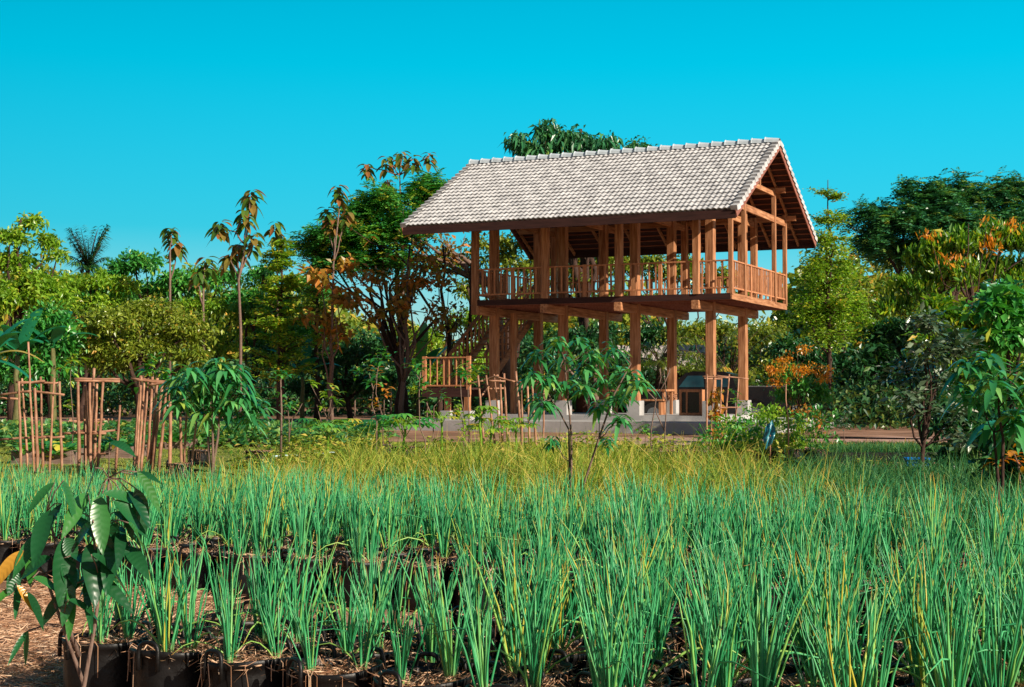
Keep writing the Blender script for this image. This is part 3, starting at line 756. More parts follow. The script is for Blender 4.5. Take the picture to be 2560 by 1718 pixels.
for sgn in (-1,1):
    for x0, x1 in ((1.95,2.65),(2.72,3.55)):
        m = MB()
        def sy(z): return sgn*(0.85-0.14*max(0,(z-1.2)/0.56))
        P = [(x0,sy(1.25),1.25),(x1,sy(1.25),1.25),(x1-(0.28 if x1 > 3 else 0),sy(1.62),1.62),(x0+0.05,sy(1.62),1.62)]
        m.add(P, [[0,1,2,3]]); m.build('side_window', car_glass, t)
    m = MB(); m.bar((0.1,sgn*0.86,1.275),(1.6,sgn*0.86,1.275),0.06,0.035); m.build('bed_rail', chrome, t)
    m = MB(); m.box((-0.02,sgn*0.86-0.06,0.85),(0.03,sgn*0.86+0.06,1.15)); m.build('tail_light', red_l, t)
    for wx in (1.1,4.35):
        m = MB(); m.tube([(wx,sgn*0.72,0.38),(wx,sgn*0.94,0.38)], 0.38, 24); wh = m.build('wheel', rubber, t)
        m = MB(); m.tube([(wx,sgn*0.935,0.38),(wx,sgn*0.955,0.38)], 0.22, 16); m.build('rim', chrome, wh)
m = MB(); m.bar((-0.12,-0.8,0.6),(-0.12,0.8,0.6),0.12,0.14); m.build('bumper', chrome, t)

# ------------------------------------------------------------------ trees and shrubs
def curve_pts(p, q, n=6, wob=0.04, sag=0.0):
    p = np.array(p,float); q = np.array(q,float); t = np.linspace(0,1,n)[:,None]; L = np.linalg.norm(q-p)
    w_ = rng.normal(size=(n,3))*wob*L; w_[0] = 0; w_[-1] = 0
    b = (q-p)*t; b[:,2] += sag*L*np.sin(t[:,0]*math.pi)
    return p + b + w_
def clusters(m, tips, out, style, k, L, Wf, spread, droop=0.25, segs=1):
    n = len(tips)
    if style == 'feather':
        T = np.repeat(tips,k,0); N0 = len(T)
        D = unit(np.repeat(out,k,0)*0.6+rng.normal(size=(N0,3))*0.7*np.array([1,1,0.35])); D[:,2] -= 0.1; D = unit(D)
        T = T+rng.normal(size=(N0,3))*spread
        S = unit(np.cross(D,[0,0,1.0])); rn = rng.random(N0); npair = 6
        for i in range(npair):
            tt = (i+0.8)/npair
            for sg in (-1,1):
                P = T+D*(L*tt)-np.array([0,0,1])*(0.25*L*tt*tt)
                m.leaves(P, unit(D*0.35+S*sg), np.array([0,0,1.0])+rng.normal(size=(N0,3))*0.4, L*0.42*(1.1-0.6*tt), L*0.15, 1, 0.15, 0.1, rn)
        return
    T = np.repeat(tips,k,0); N0 = len(T); O = np.repeat(out,k,0)
    T = T+rng.normal(size=(N0,3))*spread*np.array([1,1,0.8])
    base = np.clip(np.repeat(rng.random(n),k)*0.55+rng.random(N0)*0.45,0,1)
    if style == 'droop': D = unit(rng.normal(size=(N0,3))*np.array([1,1,0.3])+np.array([0,0,0.35]))
    elif style == 'up': D = unit(rng.normal(size=(N0,3))*0.45+np.array([0,0,1.0])); 
    elif style == 'flat': D = unit(O*0.5+rng.normal(size=(N0,3))*np.array([1,1,0.25]))
    else: D = unit(O*0.5+rng.normal(size=(N0,3))*0.75+np.array([0,0,-droop]))
    N = np.array([0,0,1.0])*0.8+rng.normal(size=(N0,3))*0.5 if style != 'up' else rdir(N0)
    dr = {'droop':rng.uniform(0.5,1.3,N0)}.get(style, droop*0.5)
    LL = (0.45+0.95*rng.random(N0)**1.3)*L*1.1
    m.leaves(T, D, N, LL, LL*Wf, segs, dr, 0.3, base)
def tree(name, label, cat, bx, d, by=None, blobs=(), mat=None, bk=None, trunk_r=0.12, style='broad', ntips=60, k=14, L=0.14, Wf=0.45, spread=0.16, group=None, segs=1, droop=0.25, top=None, depth=0.8, fork=0.45, shell=0.55, limbs=True, lean=0.0, twig=True):
    """blobs: (x, y, rx, ry) as read in the photograph; they become ellipsoids of foliage at distance d"""
    bp = pd(bx, 900, d); base = np.array([bp[0], d, 0.0])
    t = empty(name, tuple(base), 0, label, cat, group)
    px = K*d/FPX
    bl = []
    for b in blobs:
        c = pd(b[0], b[1], d); dy = (b[4] if len(b) > 4 else rng.uniform(-0.4,0.4))
        rx, rz = b[2]*px, b[3]*px; ry = rx*depth
        c = c+np.array([0, dy*max(b[2]*px,0.5), 0])
        bl.append((c-base, np.array([rx,ry,rz])))
    mt = MB(); topz = max(c[2]+r[2]*0.3 for c, r in bl) if top is None else pd(bx, top, d)[2]
    cx = np.average([c[0] for c, r in bl], weights=[r[0]*r[2] for c, r in bl])
    tp = np.array([cx*0.6+lean, 0, topz]); pts = curve_pts((0,0,0), tp, 9, 0.012)
    mt.tube(pts, np.linspace(trunk_r, trunk_r*0.2, 9), 8)
    mc = MB(); area = sum(r[0]*r[2] for c, r in bl)
    ntips = int(ntips*1.6)
    spread = spread*0.8
    for c, r in bl:
        n = max(3, int(ntips*r[0]*r[2]/area)); ns = int(np.clip(n/7, 3, 22))
        sd = rdir(ns); sd[:,2] = np.abs(sd[:,2])*1.1-0.35; sr = shell+(1.05-shell)*rng.random(ns)[:,None]; sc_ = c+sd*r*sr*0.9
        ii = rng.integers(0,ns,n); lr = np.clip(r*rng.uniform(0.22,0.42), 0.16, 1.1)*np.array([1,1,0.62])
        dr_ = rdir(n); tips = sc_[ii]+dr_*lr*(0.4+0.65*rng.random(n)[:,None]); out = unit(dr_+0.5*sd[ii])
        zf = max(min(c[2]*fork, topz*0.9), 0.3*topz); i = int(np.clip(zf/topz*8,0,8)); st = pts[i]
        if limbs:
            lp = curve_pts(st, c, 6, 0.05, 0.08); mt.tube(lp, np.linspace(trunk_r*0.45, trunk_r*0.12, 6), 6)
        if twig:
            for j in range(0, n, 3):
                mt.tube(curve_pts(c if limbs else pts[int(np.clip((tips[j][2]-0.3)/topz*8,0,8))], tips[j], 4, 0.06), [trunk_r*0.12,trunk_r*0.09,trunk_r*0.06,trunk_r*0.03], 4, cap=False)
        clusters(mc, tips, out, style, k, L, Wf, spread, droop, segs)
    mt.build('trunk', bk or bark, t, True)
    mc.build('crown', mat, t, segs > 1)
    return t
def tiers(m, mt, cx, z0, z1, r0, r1, n, mat_leaf=0.09, k=26, per=9, jit=0.5):
    """layered horizontal branches of a pagoda-shaped tree (local coordinates round its trunk)"""
    for i in range(n):
        f = i/(n-1); z = z0+(z1-z0)*f; r = r0+(r1-r0)*f
        for b in range(per):
            a = random.random()*6.28; L = r*random.uniform(0.35,1.1); e = random.uniform(0.1,0.45)
            p0 = np.array([cx,0,z+random.uniform(-1,1)*jit*(z1-z0)/n]); p1 = p0+np.array([L*math.cos(a),L*math.sin(a),L*e+random.gauss(0,0.06)])
            cp = curve_pts(p0, p1, 6, 0.03, 0.03); mt.tube(cp, np.linspace(0.03,0.008,6), 4, cap=False)
            tt = rng.uniform(0.25,1.02,k*3)**0.8; idx = np.clip(tt*5,0,4.99); i0 = idx.astype(int); fr = (idx-i0)[:,None]
            P = cp[i0]*(1-fr)+cp[np.minimum(i0+1,5)]*fr+rng.normal(size=(len(tt),3))*np.array([0.16,0.16,0.045])*(0.5+r*0.25)
            D = unit(rng.normal(size=(len(tt),3))*np.array([1,1,0.3])+(p1-p0)*0.3)
            m.leaves(P, D, np.array([0,0,1.0])+rng.normal(size=(len(tt),3))*0.35, rng.uniform(0.7,1.2,len(tt))*mat_leaf, mat_leaf*0.5, 1, 0.1, 0.2)
def pagoda(name, label, bx, d, y_top, y_crown0, w_low, w_top, mat, group=None, n=12, k=26, per=9, leaf=0.1, trunk_r=0.12, tip=20, blobs=(), ntips=800):
    base = np.array([pd(bx,900,d)[0], d, 0.0]); t = empty(name, tuple(base), 0, label, 'tree', group)
    zt = pd(bx,y_top,d)[2]; z0 = pd(bx,y_crown0,d)[2]; px = K*d/FPX
    mt = MB(); mt.tube(curve_pts((0,0,0),(0,0,zt+tip*px),10,0.004), np.linspace(trunk_r,0.012,10), 7)
    mc = MB(); tiers(mc, mt, 0, z0, zt, w_low*px, w_top*px, n, leaf, k, per, 0.9 if not blobs else 0.1)
    area = sum(b[2]*b[3] for b in blobs)
    for b in blobs:
        c = pd(b[0],b[1],d)-base; c[1] += random.uniform(-0.3,0.3); r = np.array([b[2],b[2]*0.8,b[3]])*px; nn = int(ntips*b[2]*b[3]/area)
        dr_ = rdir(nn); tips = c+dr_*r*(0.15+0.9*rng.random(nn)[:,None]); lp = curve_pts((0,0,max(c[2]-1.6,1.5)), c, 6, 0.04); mt.tube(lp, np.linspace(0.05,0.015,6), 5)
        for j in range(0,nn,4): mt.tube(curve_pts(c,tips[j],4,0.05), [0.015,0.012,0.009,0.005], 4, cap=False)
        clusters(mc, tips, dr_, 'flat', 16, 0.11, 0.45, 0.13)
    mt.build('trunk', bark, t, True); mc.build('crown', mat, t)
    return t
def teak(label, stem, d, bunches, mat=None, L=0.42, group='tall spindly teak saplings with big hanging leaves', trunk_r=0.05):
    """slender teak: stem polyline and bunches of large hanging leaves, as read in the photograph"""
    base = np.array([pd(stem[0][0],900,d)[0], d, 0.0]); t = empty('teak_sapling', tuple(base), 0, label, 'tree', group)
    mt = MB(); pts = [np.zeros(3)]+[pd(x,y,d)-base+np.array([0,random.gauss(0,0.1),0]) for x, y in stem[1:]]
    P = np.array(pts); mt.tube(P, np.linspace(trunk_r,0.02,len(P)), 7)
    mc = MB()
    for (x, y, rx, ry) in bunches:
        c = pd(x,y-ry*0.5,d)-base; c[1] += random.gauss(0,0.25)
        i = int(np.argmin([np.linalg.norm(p-(c-(0,0,0.9))) for p in P])); mt.tube(curve_pts(P[i], c, 5, 0.03), np.linspace(0.03,0.012,5), 5)
        px = K*d/FPX; n = 11+int(rx/3); z0, z1 = 0.0, -ry*0.9*px
        n = int(n*1.3)
        for q in range(n):
            a = q*2.4+random.random(); f = (q+0.5)/n; ro = rx*px*0.42*random.uniform(0.3,1.0)
            p = c+np.array([ro*math.cos(a)*0.6, ro*math.sin(a)*0.6, z1*f*1.15+0.1])
            dirv = np.array([math.cos(a)*0.6,math.sin(a)*0.6,random.uniform(-0.5,0.25)])
            LL = L*random.uniform(0.55,1.0)
            mc.leaves([p],[dirv],[[0,0,1.0]],[LL],[LL*0.52],5,random.uniform(0.35,0.9),0.25)
    mt.build('trunk', bark_pale, t, True); mc.build('crown', mat or L_teak, t)
    return t
def frond_palm(name, label, bx, d, cy, R_, n, mat, bark_, leafL=0.5, trunk_r=0.14, arch_=0.6, trunk=True, rise=0.5):
    base = np.array([pd(bx,900,d)[0], d, 0.0]); t = empty(name, tuple(base), 0, label, 'palm tree')
    px = K*d/FPX; z = pd(bx,cy,d)[2]; Rr = R_*px; mt = MB()
    if trunk: mt.tube(curve_pts((0,0,0),(0,0,z),9,0.01), np.linspace(trunk_r*1.2,trunk_r*0.8,9), 10)
    mc = MB()
    for i in range(n):
        a = i*2.399; e = rise*random.uniform(0.3,1.9)
        pts = []
        for s in np.linspace(0,1,12):
            pts.append(np.array([math.cos(a)*Rr*s, math.sin(a)*Rr*s, z+Rr*(e*s-arch_*s*s*1.4)]))
        pts = np.array(pts); mt.tube(pts, np.linspace(0.03,0.006,12), 4)
        P = np.repeat(pts[1:],3,0)+rng.normal(size=(33,3))*0.02; dd = unit(np.gradient(pts,axis=0))[1:]; dd = np.repeat(dd,3,0)
        S = unit(np.cross(dd,[0,0,1.0])); rn = random.random()
        for sg in (-1,1):
            mc.leaves(P, unit(S*sg+dd*0.7+np.array([0,0,-0.25])+rng.normal(size=(33,3))*0.1), [0,0,1.0], leafL*px*50*random.uniform(0.8,1.1), 0.045*px*50, 1, 0.35, 0.2, np.clip(rn+rng.normal(size=33)*0.1,0,1))
    mt.build('trunk', bark_, t, True); mc.build('crown', mat, t)
    return t

# far woods closing the view
m = MB(); n = 42000
x = rng.uniform(-52,52,n); y = rng.uniform(84,106,n)
top = 6.0+1.7*np.sin(x*0.33)+1.1*np.sin(x*0.9+1)+0.7*np.sin(x*2.3+y*0.2)+np.where(x < -18, 2.2, 0)+np.where(x > 20, 2.8, 0)
z = top*rng.random(n)**0.75
m.leaves(np.stack([x,y,z],1), rdir(n)+np.array([0,0,-0.2]), np.array([0,0,1.0])+rng.normal(size=(n,3))*0.6, rng.uniform(0.25,0.6,n), 0.26, 1, 0.2)
m.leaves(np.stack([x,y+8,z*0.9],1), rdir(n), rdir(n), 0.9, 0.7, 1, 0.2)
tag(m.build('distant_woods', L_olive), 'dense distant woods seen between the nearer trunks', 'woods', kind='stuff')

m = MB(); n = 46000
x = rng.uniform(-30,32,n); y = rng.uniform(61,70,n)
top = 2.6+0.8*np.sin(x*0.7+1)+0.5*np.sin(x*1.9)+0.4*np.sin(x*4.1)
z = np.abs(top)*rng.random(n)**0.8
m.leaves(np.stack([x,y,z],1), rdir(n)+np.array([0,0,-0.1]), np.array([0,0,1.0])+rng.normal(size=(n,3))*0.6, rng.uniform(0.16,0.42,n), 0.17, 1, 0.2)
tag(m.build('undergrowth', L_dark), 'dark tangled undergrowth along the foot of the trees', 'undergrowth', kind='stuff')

# --- left side
tree('leafy_tree', 'airy yellow-green tree at the far left edge with clustered leaves reaching into the sky', 'tree', 30, 44,
     blobs=[(60,505,34,16),(25,545,45,26),(105,555,36,20),(130,585,28,12),(20,600,60,38),(85,640,80,34),(20,690,80,50),(110,680,60,36)], mat=L_yg, ntips=330, k=16, L=0.17, spread=0.13, trunk_r=0.16, shell=0.3)
frond_palm('areca_palm', 'dark spiky palm crown poking above the bushes beside the airy left tree', 198, 56, 618, 40, 30, L_dark, bark, 0.5, 0.1, 0.45, rise=1.7)
tree('leafy_tree', 'round bright green tree left of the leaning yellow-leaved sapling stem', 'tree', 330, 52,
     blobs=[(330,600,48,34),(275,625,40,26),(240,670,50,40),(300,670,80,45),(380,660,60,45),(410,640,40,34),(180,690,50,40)], mat=L_green, ntips=330, k=16, L=0.2, spread=0.16, shell=0.4)
tree('leafy_tree', 'golden green bushy tree behind the tall teak sapling on the left', 'tree', 460, 56,
     blobs=[(450,640,60,40),(500,700,70,50),(430,700,60,50),(560,740,70,60),(600,650,50,50),(500,780,80,60)], mat=L_yg, ntips=300, k=16, L=0.16, spread=0.16, shell=0.4)
tree('leafy_tree', 'lime green bushy tree between the far left tree and the round green tree', 'tree', 190, 47,
     blobs=[(170,650,50,34),(220,640,40,26),(140,690,60,40),(240,700,60,40),(290,650,40,26),(300,720,50,34)], mat=L_yg, ntips=300, k=16, L=0.17, spread=0.14, shell=0.25)
tree('leafy_tree', 'mixed green tree filling the gap behind the tallest left teak sapling', 'tree', 570, 55,
     blobs=[(520,640,50,30),(590,620,40,26),(560,690,60,40),(640,700,60,44),(700,660,50,40),(690,760,60,50),(600,780,60,40)], mat=L_green, ntips=320, k=15, L=0.18, spread=0.15, shell=0.25)
tree('longan_tree', 'dense dome of small speckled olive leaves above the bamboo frames', 'tree', 318, 37,
     blobs=[(250,745,85,45),(350,720,90,48),(420,760,75,50),(210,800,70,45),(330,790,110,55),(440,815,50,40),(270,830,90,26)], mat=L_olive, ntips=620, k=20, L=0.11, spread=0.15, shell=0.35, trunk_r=0.15, Wf=0.5)
tree('leafy_tree', 'shadowy deep green bush behind the banana plants at the left', 'bush', 120, 36,
     blobs=[(110,740,70,50),(60,780,70,50),(150,790,50,40),(110,840,80,40),(30,850,60,40)], mat=L_green, ntips=240, k=14, L=0.17, spread=0.16, shell=0.3)
pagoda('terminalia_tree', 'slim layered olive tree standing between the two teak stems on the left', 640, 46, 575, 860, 92, 40, L_yg, n=12, k=30, per=8, leaf=0.15, tip=30)
pagoda('terminalia_tree', 'small pointed light-green layered tree right of the slim olive one', 722, 53, 545, 800, 60, 26, L_yg, n=11, k=20, per=8, leaf=0.11, tip=40)
tree('rain_tree', 'broad rich green feathery tree touching the left end of the roof', 'tree', 925, 50,
     blobs=[(880,460,70,20),(950,440,50,16),(990,415,26,12),(830,490,60,22),(760,535,64,28),(850,540,90,30),(930,520,70,30),(900,590,60,22),(712,560,48,20),(800,590,64,24),(980,480,30,22),(1010,440,24,20),(740,600,40,16)], mat=L_green, ntips=600, k=5, style='feather', L=0.46, spread=0.2, trunk_r=0.15, shell=0.2, fork=0.3, depth=1.0)
tree('dry_leaved_tree', 'brown and orange leaved tree with bare crossing branches left of the stair landing', 'tree', 918, 46,
     blobs=[(870,640,50,40),(940,650,50,50),(1000,640,50,50),(860,720,40,34),(1010,720,40,40),(960,600,60,30),(900,700,40,50)], mat=L_brown, ntips=90, k=6, L=0.22, spread=0.2, Wf=0.6, shell=0.2, trunk_r=0.1, fork=0.35, bk=bark_pale)
tree('dry_leaved_tree', 'thin tree with rusty leaves on two straight stems between the green trees', 'tree', 757, 45,
     blobs=[(740,640,40,40),(790,680,44,44),(720,720,34,34),(790,610,34,24),(760,770,44,34)], mat=L_brown, ntips=60, k=6, L=0.26, spread=0.2, Wf=0.6, shell=0.2, trunk_r=0.07, bk=bark_pale)
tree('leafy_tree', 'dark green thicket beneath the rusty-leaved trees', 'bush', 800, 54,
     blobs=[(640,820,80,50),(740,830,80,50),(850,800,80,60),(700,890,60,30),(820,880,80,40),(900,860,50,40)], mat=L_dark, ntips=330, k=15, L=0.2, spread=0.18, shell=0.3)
tree('leafy_tree', 'golden bushy growth behind the staircase', 'bush', 1000, 58,
     blobs=[(980,780,50,60),(1040,740,50,50),(1000,860,60,40),(1080,820,60,60),(1100,720,60,40),(950,880,40,30)], mat=L_yg, ntips=240, k=14, L=0.16, spread=0.18, shell=0.3)
tree('leafy_tree', 'dusty olive tree whose branches show through the left half of the upper storey', 'tree', 1140, 60,
     blobs=[(1060,600,60,40),(1080,560,50,26),(1140,555,50,24),(1230,560,50,26),(1000,600,50,40),(1130,590,60,46),(1200,620,70,50),(1060,660,50,40),(1290,640,70,36),(1180,560,50,26)], mat=L_olive, ntips=300, k=9, L=0.2, spread=0.22, shell=0.1, trunk_r=0.2, fork=0.25)
# multi stem dark trunks left of the house
for (x0, y0, x1, y1, lb) in ((905,965,935,560,'straight dark trunk nearest the stair landing'),(1030,950,1010,560,'slim dark trunk leaning beside the house corner'),(1060,950,1075,600,'slim dark trunk just left of the corner post')):
    d = 48; base = np.array([pd(x0,900,d)[0], d, 0.0]); t = empty('bare_tree', tuple(base), 0, lb, 'tree', 'slim dark trunks beside the house')
    mt = MB(); tp = pd(x1,y1,d)-base; pp = curve_pts((0,0,0), tp, 9, 0.012); mt.tube(pp, np.linspace(0.1,0.035,9), 7)
    mc = MB()
    for j in range(12):
        s = pp[random.randint(3,7)]; e = s+np.array([random.gauss(0,0.9),random.gauss(0,0.6),random.uniform(0.7,1.8)])
        cp = curve_pts(s,e,5,0.05); mt.tube(cp, np.linspace(0.028,0.008,5), 4, cap=False)
        clusters(mc, cp[2:], unit(cp[2:]-s), 'broad', 3, 0.2, 0.55, 0.12)
    mt.build('trunk', bark, t, True); mc.build('crown', L_brown, t)
# big leaning limb reaching towards the house corner
d = 49.5; base = np.array([pd(1180,900,d)[0], d, 0.0]); t = empty('leaning_tree', tuple(base), 0, 'grey limbed tree sweeping from behind the house up to the left under the eave', 'tree')
mt = MB(); f0 = pd(1120,650,d)-base
mt.tube(np.vstack([curve_pts((0,0,0),f0,6,0.02)]), np.linspace(0.2,0.15,6), 9)
mc = MB()
for (ex, ey) in ((935,545),(950,580),(1010,560)):
    e = pd(ex,ey,d)-base; cp = curve_pts(f0, e, 7, 0.025, 0.05); mt.tube(cp, np.linspace(0.13,0.03,7), 7)
    for j in range(7):
        s = cp[random.randint(2,6)]; q = s+np.array([random.gauss(-0.3,0.5),random.gauss(0,0.4),random.gauss(0.5,0.5)]); c2 = curve_pts(s,q,4,0.06)
        mt.tube(c2, np.linspace(0.025,0.006,4), 4, cap=False); clusters(mc, c2[1:], unit(c2[1:]-s), 'broad', 3, 0.22, 0.55, 0.12)
mt.build('trunk', bark_pale, t, True); mc.build('crown', L_brown, t)
# teaks
teak('tallest left teak sapling with a double stem and five leaf bunches', [(548,900),(549,760),(548,640),(562,560),(570,470)], 40,
     [(570,455,26,36),(560,505,28,40),(503,530,24,36),(575,560,26,40),(522,600,18,30),(540,575,20,30)])
teak('short teak top standing alone against the sky above the round green tree', [(388,900),(388,640),(388,560)], 45, [(385,540,22,34),(398,570,18,28)])
teak('small teak top with dark leaves left of the tallest left teak', [(468,900),(466,700),(465,620)], 46, [(470,610,22,36),(455,640,20,30)])
teak('teak top rising behind the slim layered olive tree', [(634,900),(634,660),(632,560)], 49, [(632,535,24,42)])
teak('teak with a tall narrow leaf bunch left of the broad feathery tree', [(757,950),(757,760),(762,600),(775,470)], 47, [(773,450,22,38),(745,495,24,38),(790,500,16,30),(757,520,20,34)])
teak('highest teak with seven rusty leaf bunches left of the roof', [(920,950),(922,700),(915,480),(912,400)], 55,
     [(835,390,20,26),(882,378,20,32),(912,362,24,34),(943,378,20,30),(980,370,18,26),(972,408,14,26),(884,428,14,20)], trunk_r=0.1)
# banana plants
def banana(label, bx, d, leavesl, h=1.5):
    base = np.array([pd(bx,900,d)[0], d, 0.0]); t = empty('banana_plant', tuple(base), 0, label, 'banana plant', 'banana plants')
    m0 = MB(); m0.tube(curve_pts((0,0,0),(0,0,h),5,0.01), [0.09,0.085,0.08,0.07,0.05], 10); m0.build('stem', surf('banana_stem_%d' % int(abs(bx)), [(0.3,(0.06,0.07,0.02)),(0.7,(0.18,0.16,0.06))], 5, (4,4,1), 0.7, 0.3, 20), t, True)
    for (a, e, L, Wd_, rv) in leavesl:
        m1 = MB(); n = 10; ts = np.linspace(0,1,n); dv = np.array([math.cos(a),math.sin(a),0]); sd = np.array([-math.sin(a),math.cos(a),0.0]); rows = []
        for s in ts:
            c = np.array([0,0,h])+dv*L*s*0.9+np.array([0,0,1])*L*(e*s-0.75*s*s); wv = Wd_*max(0.02,math.sin(math.pi*min(1,s*0.9+0.08))**0.6)/2 if s > 0.12 else 0.015
            wv2 = wv*random.uniform(0.85,1.05)
            rows += [c-sd*wv+(0,0,-wv*0.25), c, c+sd*wv2+(0,0,-wv2*0.25)]
        f = [[3*i,3*i+1,3*i+4,3*i+3] for i in range(n-1)]+[[3*i+1,3*i+2,3*i+5,3*i+4] for i in range(n-1)]
        m1.add(rows, f, None, rv); m1.build('leaf', L_banana, t, True)
banana('banana plant with one drooping yellow leaf at the left edge', -40, 27, [(0.1,0.75,1.25,0.22,1.0),(0.05,0.35,1.15,0.3,0.35),(-0.4,1.3,1.0,0.3,0.5),(1.2,1.2,1.0,0.3,0.3),(0.7,1.6,1.0,0.3,0.4)], 1.7)
banana('banana plant with upright torn green leaves beside the yellow-leaved one', 40, 35, [(0.3,1.3,1.3,0.34,0.4),(2.6,1.3,1.2,0.34,0.3),(-0.7,1.0,1.2,0.34,0.5),(1.4,1.7,1.3,0.34,0.2),(3.6,1.0,1.2,0.32,0.4),(-1.6,1.4,1.1,0.32,0.6)], 2.0)
banana('banana plant behind the second bamboo frame', 120, 35.5, [(0.2,1.0,1.2,0.32,0.5),(2.9,1.2,1.2,0.32,0.2),(-1.0,1.2,1.1,0.3,0.4),(1.5,1.5,1.3,0.3,0.3)], 2.2)
banana('banana plant in the gap between trunks left of the staircase', 690, 50, [(0.1,1.0,1.5,0.4,0.5),(2.9,1.4,1.5,0.4,0.3),(-1.0,1.2,1.4,0.36,0.4),(1.5,1.7,1.5,0.36,0.2)], 1.6)
banana('banana plant with pale leaves just left of the stair landing', 955, 50, [(0.3,1.6,1.9,0.42,0.7),(2.7,1.6,1.9,0.42,0.6),(-1.0,1.4,1.8,0.4,0.4),(1.5,1.9,1.9,0.4,0.85)], 1.4)
# --- behind the house
tree('tall_tree', 'dark tree whose crown shows above the middle of the roof ridge', 'tree', 1330, 60,
     blobs=[(1190,325,34,14),(1245,300,26,18),(1290,315,50,24),(1340,330,50,20),(1390,330,34,14),(1440,340,44,12),(1230,345,50,14),(1330,400,110,50),(1330,500,120,60)], mat=L_feather, ntips=620, k=14, L=0.36, Wf=0.3, spread=0.26, shell=0.1, droop=0.8, trunk_r=0.3)
tree('leafy_tree', 'dark leafy tree showing through the stilts in the middle of the house', 'tree', 1360, 58,
     blobs=[(1250,800,70,60),(1350,780,80,70),(1430,840,60,60),(1300,880,80,40),(1480,780,60,60)], mat=L_dark, ntips=330, k=15, L=0.2, spread=0.2, shell=0.3, trunk_r=0.18, bk=bark_pale)
tree('leafy_tree', 'speckled olive tree showing through the right-hand stilts', 'tree', 1640, 58,
     blobs=[(1560,760,60,60),(1640,760,60,60),(1740,770,70,60),(1600,860,60,50),(1700,870,80,50),(1780,840,50,50)], mat=L_olive, ntips=330, k=14, L=0.16, spread=0.2, shell=0.2)
frond_palm('coconut_palm', 'young coconut palm with arching fronds behind the third stilt', 1505, 53, 830, 95, 17, L_olive, bark, 0.6, 0.16, 0.55, rise=0.8)
frond_palm('coconut_palm', 'coconut palm with upright fronds behind the rear right stilts', 1668, 52, 860, 100, 17, L_olive, bark, 0.6, 0.16, 0.5, rise=1.0)
tree('leafy_tree', 'low green tree seen over the far railing on the right', 'tree', 1560, 66,
     blobs=[(1400,605,60,44),(1480,610,60,44),(1560,615,60,40),(1640,640,60,36),(1330,610,60,46),(1260,600,50,46),(1700,690,50,30),(1450,690,140,36)], mat=L_olive, ntips=560, k=12, L=0.22, spread=0.24, shell=0.1)
# hut far behind
t = empty('garden_hut', tuple(pd(1495,900,62)*np.array([1,1,0])), -0.3, 'small far hut with a pale ribbed roof seen between the stilts', 'hut')
tin = surf('tin_roof', [(0.3,(0.30,0.26,0.24)),(0.7,(0.46,0.40,0.37))], 3, (14,1,1), 0.5, 0.3, 8)
m = MB(); m.box((-1.6,0,0),(1.6,2.6,2.1)); m.build('wall', wood_dark, t)
m = MB()
for sg in (0,1):
    xs = np.linspace(-2.1,2.1,60); zz = 0.03*np.cos(xs*26); y0 = -0.5 if not sg else 3.1
    v = np.vstack([np.stack([xs,np.full(60,y0),2.0+zz],1),np.stack([xs,np.full(60,1.3),3.1+zz],1)])
    m.add(v, [[i,i+1,61+i,60+i] for i in range(59)])
m.build('roof', tin, t)

# --- right side
pagoda('terminalia_tree', 'tall pale green layered tree with a spiky top right of the house', 1892, 47, 455, 700, 78, 46, L_yg, n=6, k=26, per=8, leaf=0.12, trunk_r=0.1, tip=45,
       blobs=[(1890,560,60,30),(1850,620,40,34),(1930,620,50,34),(1880,660,70,40),(1900,715,85,44),(1840,715,45,40),(1965,700,36,46),(1890,765,75,28),(1900,505,36,16)])
tree('rain_tree', 'wide dark feathery tree filling the skyline on the right', 'tree', 2150, 58,
     blobs=[(2065,435,28,14),(2100,450,40,14),(2140,430,30,12),(2175,440,30,14),(2200,425,24,10),(2230,445,34,14),(2300,425,30,18),(2335,440,34,20),(2270,450,40,16),(2140,465,80,20),(2000,490,60,28),(2060,510,80,34),(2160,520,100,36),(2270,520,90,40),(2340,500,50,50),(1990,550,50,26),(2100,570,100,34)], mat=L_feather, ntips=760, k=6, style='feather', L=0.55, spread=0.24, trunk_r=0.3, shell=0.15, fork=0.3, depth=1.0)
tree('cassia_tree', 'tree with upright yellow and orange new leaves over dark green ones at the right', 'tree', 2230, 34,
     blobs=[(2110,600,50,36),(2170,570,70,42),(2240,550,60,44),(2310,560,60,50),(2150,640,90,40),(2260,630,90,50),(2080,660,60,40),(2050,710,60,44),(2320,650,50,60)], mat=L_cassia, ntips=360, k=16, L=0.21, Wf=0.28, style='up', spread=0.12, shell=0.35, trunk_r=0.13)
tree('flowering_tree', 'bright orange shoot tips crowning the yellow-leaved tree at the right', 'tree', 2200, 33.2,
     blobs=[(2130,550,70,18),(2250,515,50,18),(2320,520,40,16),(2170,605,90,24),(2270,570,80,30)], mat=L_orange, ntips=20, k=6, L=0.17, Wf=0.3, style='up', spread=0.12, shell=0.1, trunk_r=0.05, limbs=True, twig=False)
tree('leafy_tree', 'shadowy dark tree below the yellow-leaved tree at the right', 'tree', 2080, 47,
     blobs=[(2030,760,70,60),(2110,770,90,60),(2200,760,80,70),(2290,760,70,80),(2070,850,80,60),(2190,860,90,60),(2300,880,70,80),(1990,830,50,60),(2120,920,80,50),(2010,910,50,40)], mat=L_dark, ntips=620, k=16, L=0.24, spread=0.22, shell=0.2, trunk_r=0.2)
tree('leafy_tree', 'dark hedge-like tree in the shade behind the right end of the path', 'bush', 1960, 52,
     blobs=[(1800,800,70,60),(1860,840,80,60),(1960,840,80,70),(1830,900,80,40),(1930,910,80,40),(2040,900,70,50),(1760,880,40,50)], mat=L_dark, ntips=420, k=15, L=0.2, spread=0.2, shell=0.2)
